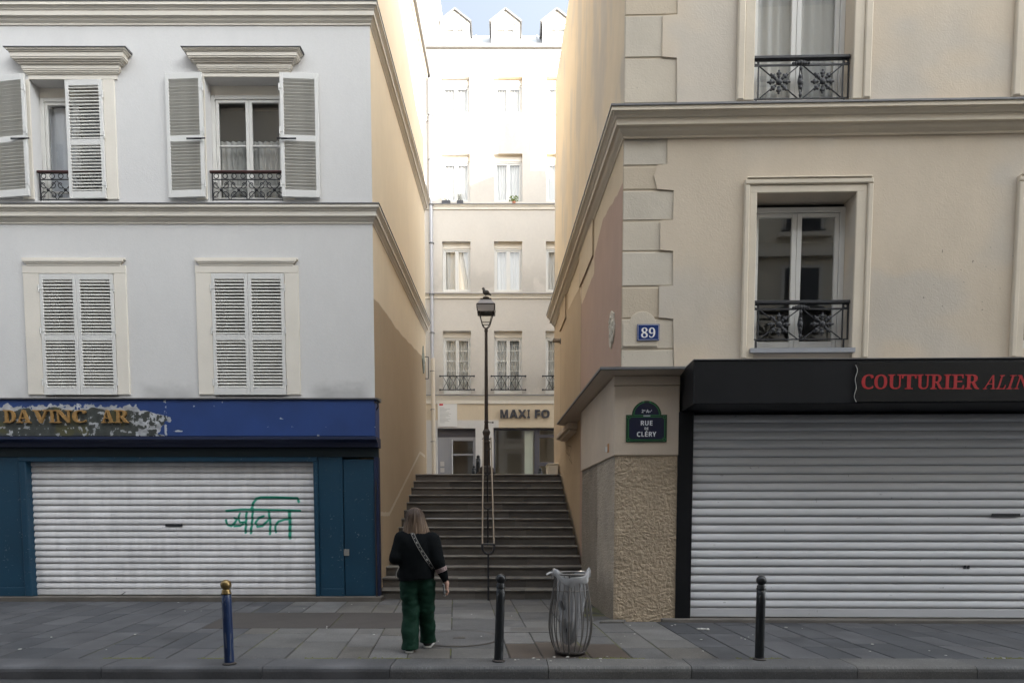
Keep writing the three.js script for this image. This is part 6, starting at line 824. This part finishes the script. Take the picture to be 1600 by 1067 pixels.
{ // wire litter bin and the bag hanging in it
  const g = onGround(891, 1021), B = thing('litter_bin', 'grey wire litter bin of bowed rods standing on the pavement', 'litter bin', [g[0], 0.004, g[2]]), Ht = atZ(890, 896, g[2])[1] - 0.004, steel = std('#fff', { map: mottled([0.155, 0.145, 0.135], 0.3, 0.5, 9, 231), roughness: 0.45, metalness: 0.5 });
  const prof = [[0.165, 0.03], [0.205, 0.12], [0.232, 0.25], [0.236, 0.34], [0.222, 0.5], [0.195, 0.68], [0.178, 0.78], [0.178, 0.84], [0.186, Ht / 1 > 0.86 ? Ht : 0.88]];
  prof.forEach((p, i) => { p[1] = p[1] / 0.88 * (i === 8 ? 0.88 : 1) * (i === 8 ? 1 : Ht); }); prof[8][1] = Ht;
  const rAt = (y) => { for (let i = 0; i < prof.length - 1; i++) if (y <= prof[i + 1][1]) return lerp(prof[i][0], prof[i + 1][0], clamp((y - prof[i][1]) / (prof[i + 1][1] - prof[i][1]))); return 0.186; };
  const n = 20; for (let k = 0; k < n; k++) { const a = (k + 0.5) / n * 6.283, j = rr(-0.01, 0.01); add('rod', tube(prof.map(([r, y]) => [r * Math.cos(a + j), y, r * Math.sin(a + j)]), k % 5 === 0 ? 0.0105 : 0.006, 26, 6), steel, B); }
  add('top_ring', new THREE.TorusGeometry(0.186, 0.012, 8, 40).rotateX(Math.PI / 2).translate(0, Ht, 0), steel, B); add('base', lathe([[0, 0], [0.15, 0], [0.172, 0.015], [0.175, 0.035], [0.165, 0.05], [0, 0.05]], 28), M.ironRust, B); add('hoop', new THREE.TorusGeometry(rAt(0.8 * Ht) - 0.004, 0.006, 6, 36).rotateX(Math.PI / 2).translate(0, 0.8 * Ht, 0), steel, B);
  // clear plastic bag, folded over the rim, sagging to a narrow foot
  const S = thing('rubbish_bag', 'clear grey plastic rubbish bag hanging inside the wire bin', 'bag', [g[0], 0.004, g[2]]);
  const A = 72, rows = [], push = (r, y, am) => rows.push([r, y, am]); push(0.204, Ht - 0.05, 0.35); push(0.207, Ht - 0.03, 0.3); push(0.205, Ht - 0.008, 0.15); push(0.19, Ht + 0.017, 0.05); push(0.168, Ht - 0.005, 0.1); push(0.16, Ht - 0.08, 0.35); push(0.158, Ht - 0.16, 0.8); push(0.15, Ht * 0.68, 1.1); push(0.135, Ht * 0.56, 1.2); push(0.115, Ht * 0.44, 1.2); push(0.095, Ht * 0.32, 1.1); push(0.078, Ht * 0.22, 0.9); push(0.06, Ht * 0.15, 0.7); push(0.03, Ht * 0.115, 0.4); push(0.002, Ht * 0.108, 0.1);
  const P = [], U = [], I = []; rows.forEach(([r, y, am], j) => { for (let i = 0; i <= A; i++) { const a = i / A * 6.283, f = am * (0.030 * (vn(Math.cos(a) * 3 + 9, Math.sin(a) * 3 + 9 + j * 0.25, 233) - 0.5) * 2 + 0.012 * Math.sin(a * 11 + j * 0.35 + 2 * vn(j * 0.6, 2, 5))); let rr2 = r * (1 + f / Math.max(0.05, r) * 0.9), yy = y; if (j === 0) { yy -= 0.16 * Math.max(0, vn(Math.cos(a) * 2 + 4, Math.sin(a) * 2 + 4, 234) - 0.35); rr2 += 0.03 * (vn(a * 3, 4, 235) - 0.5); } const ear = j < 6 ? (0.045 * Math.cos(2 * a) + 0.012 * Math.sin(5 * a + 1)) * [1, 1, 1, 1, 0.8, 0.3][j] - (j < 2 ? 0.02 * Math.sin(a) : 0) : 0; yy += ear; if (j < 4) rr2 += 0.01 * Math.cos(2 * a); P.push(rr2 * Math.cos(a) - (j > 8 ? 0.012 * (j - 8) * 0.4 : 0), yy + (j === 3 ? 0.008 * Math.sin(a * 5) : 0), rr2 * Math.sin(a)); U.push(i / A, j / rows.length); } });
  for (let j = 0; j < rows.length - 1; j++) for (let i = 0; i < A; i++) { const q = j * (A + 1) + i; I.push(q, q + A + 1, q + A + 2, q, q + A + 2, q + 1); }
  const q = new THREE.BufferGeometry(); q.setAttribute('position', new THREE.Float32BufferAttribute(P, 3)); q.setAttribute('uv', new THREE.Float32BufferAttribute(U, 2)); q.setIndex(I); q.computeVertexNormals();
  add('film', q, phys([0.72, 0.72, 0.73], { transmission: 0.72, roughness: 0.16, thickness: 0, ior: 1.4 }), S);
  add('tied_corner', tube([[-0.19, Ht + 0.005, 0.02], [-0.23, Ht + 0.012, 0.05], [-0.27, Ht - 0.006, 0.07]], 0.012, 10, 6), phys([0.65, 0.65, 0.66], { transmission: 0.3, roughness: 0.35, thickness: 0 }), S);
  const T = thing('rubbish', 'dark rubbish collected at the bottom of the plastic bag in the bin', 'rubbish', [g[0], 0.004, g[2]]), y0 = Ht * 0.115;
  add('heap', surfaceNet((p) => { let d = cap(p, [-0.005, y0 + 0.06, 0], [-0.005, y0 + 0.19, 0], 0.046, 0.058); d = smin(d, cap(p, [-0.045, y0 + 0.12, 0.01], [-0.065, y0 + 0.27, 0.02], 0.025, 0.02), 0.03); return d + 0.02 * (fbm(p[0] * 25 + 9, p[1] * 25 + p[2] * 25 + 9, 3, 236) - 0.5); }, [-0.13, y0 - 0.01, -0.09], [0.09, y0 + 0.34, 0.09], 0.008), std('#fff', { map: mottled([0.018, 0.016, 0.014], 0.6, 0.3, 30, 237), roughness: 0.6 }), T);
  { const C = thing('drink_can', 'crushed dark can and wrapper caught high inside the plastic bag', 'can', [g[0] - 0.09, Ht * 0.62, g[2] + 0.05]); add('can', uvBox(new THREE.CylinderGeometry(0.03, 0.032, 0.11, 12, 3).rotateZ(0.3)), std('#fff', { map: mottled([0.05, 0.05, 0.055], 0.9, 0.2, 40, 238), roughness: 0.35, metalness: 0.6 }), C); add('wrapper', surfaceNet((p) => ell(p, [0.005, 0.09, 0], [0.03, 0.035, 0.03]) + 0.014 * (fbm(p[0] * 50 + 3, p[1] * 50 + p[2] * 40 + 3, 2, 239) - 0.5), [-0.05, 0.03, -0.05], [0.06, 0.15, 0.05], 0.006), std([0.08, 0.08, 0.085]), C); }
}
{ // plaque and little bracket at the far end of the ochre alley wall
  const w = (px, py) => { const r = ray(px, py), t = (LX0 + 0.02) / r.x; return [LX0 + 0.02, EYE + r.y * t, r.z * t]; }, a = w(660.5, 562), t = thing('wall_plaque', 'grey-green diamond plaque on the ochre alley wall beside the rain pipe', 'plaque', a, Math.PI / 2);
  const s = new THREE.Shape(); [[0, 0.36], [0.2, 0.05], [0.16, -0.3], [0.02, -0.36], [-0.18, -0.02]].forEach((p, i) => i ? s.lineTo(...p) : s.moveTo(...p)); s.closePath();
  add('backing', new THREE.ExtrudeGeometry(s, { depth: 0.02, bevelEnabled: true, bevelSize: 0.006, bevelThickness: 0.006, bevelSegments: 1 }), std('#fff', { map: mottled([0.26, 0.29, 0.25], 0.6, 0.5, 12, 243), roughness: 0.6 }), t);
  const gs = []; for (let k = 0; k < 18; k++) gs.push(bx(-0.02, 0.02, -0.02, 0.02, 0.026, 0.036).translate(rr(-0.09, 0.09), rr(-0.22, 0.2), 0)); gs.forEach((g) => add('mosaic_tile', g, std([0.4, 0.42, 0.38], { roughness: 0.3 }), t));
  const b = w(665.5, 577), h = thing('wall_bracket', 'thin dark iron bracket on the ochre alley wall under the cornice end', 'bracket', [b[0] - 0.01, b[1], -17.45], Math.PI / 2);
  add('stay', merge([rod([0, 0.3, 0], [0, 0.3, 0.1], 0.012, 6), rod([0, -0.3, 0], [0, -0.3, 0.1], 0.012, 6), rod([0, -0.3, 0.1], [0, 0.3, 0.1], 0.012, 6)]), M.iron, h); add('foot', merge([bx(-0.03, 0.03, 0.26, 0.34, -0.005, 0.008), bx(-0.03, 0.03, -0.34, -0.26, -0.005, 0.008)]), M.iron, h);
}
{ // small litter and moss in the joints
  const bits = []; for (let k = 0; k < 46; k++) { const x = rr(-6, 6), z = rr(-6.3, x > 1.3 ? -8.6 : -10.9), s = rr(0.008, 0.02); bits.push(new THREE.IcosahedronGeometry(s, 0).scale(1, 0.35, rr(0.6, 1.5)).rotateY(rr(0, 6)).translate(x, 0.006, z)); }
  { const c = onGround(1098, 984); for (let k = 0; k < 14; k++) bits.push(new THREE.IcosahedronGeometry(rr(0.01, 0.03), 0).scale(1, 0.6, 1).translate(c[0] + rr(-0.08, 0.08), 0.01, c[2] + rr(-0.04, 0.05))); for (let k = 0; k < 16; k++) { const q = onGround(rr(790, 960), rr(1026, 1034)); bits.push(new THREE.IcosahedronGeometry(rr(0.006, 0.016), 0).scale(1.3, 0.4, 1).translate(q[0], 0.007, q[2])); } }
  tag(add('litter', merge(bits), std([0.46, 0.45, 0.42], { roughness: 0.8 })), 'scattered pale paper scraps and crumbs lying on the paving', 'litter', undefined, 'stuff');
  const moss = [], spots = [[200, 345], [905, 1010], [1155, 1255], [1540, 1640], [470, 640], [150, 220]]; for (const [a, b] of spots) for (let k = 0; k < 260; k++) { const x = onGround(rr(a, b), 1032)[0], n = vn(x * 4, 2, 241); if (n < 0.3) continue; moss.push(new THREE.IcosahedronGeometry(rr(0.004, 0.011), 0).scale(1, 0.55, 1).translate(x, 0.002, KERB_B - rr(-0.008, 0.012) + (rnd() < 0.12 ? rr(-0.06, 0) : 0))); }
  tag(add('moss', merge(moss), std([0.13, 0.135, 0.03], { roughness: 1 })), 'yellow-green moss growing in the joint behind the kerb stones', 'moss', undefined, 'stuff');
}
scene.traverse((o) => { if (o.isMesh) { o.castShadow = true; o.receiveShadow = true; } });
renderer.render(scene, camera);
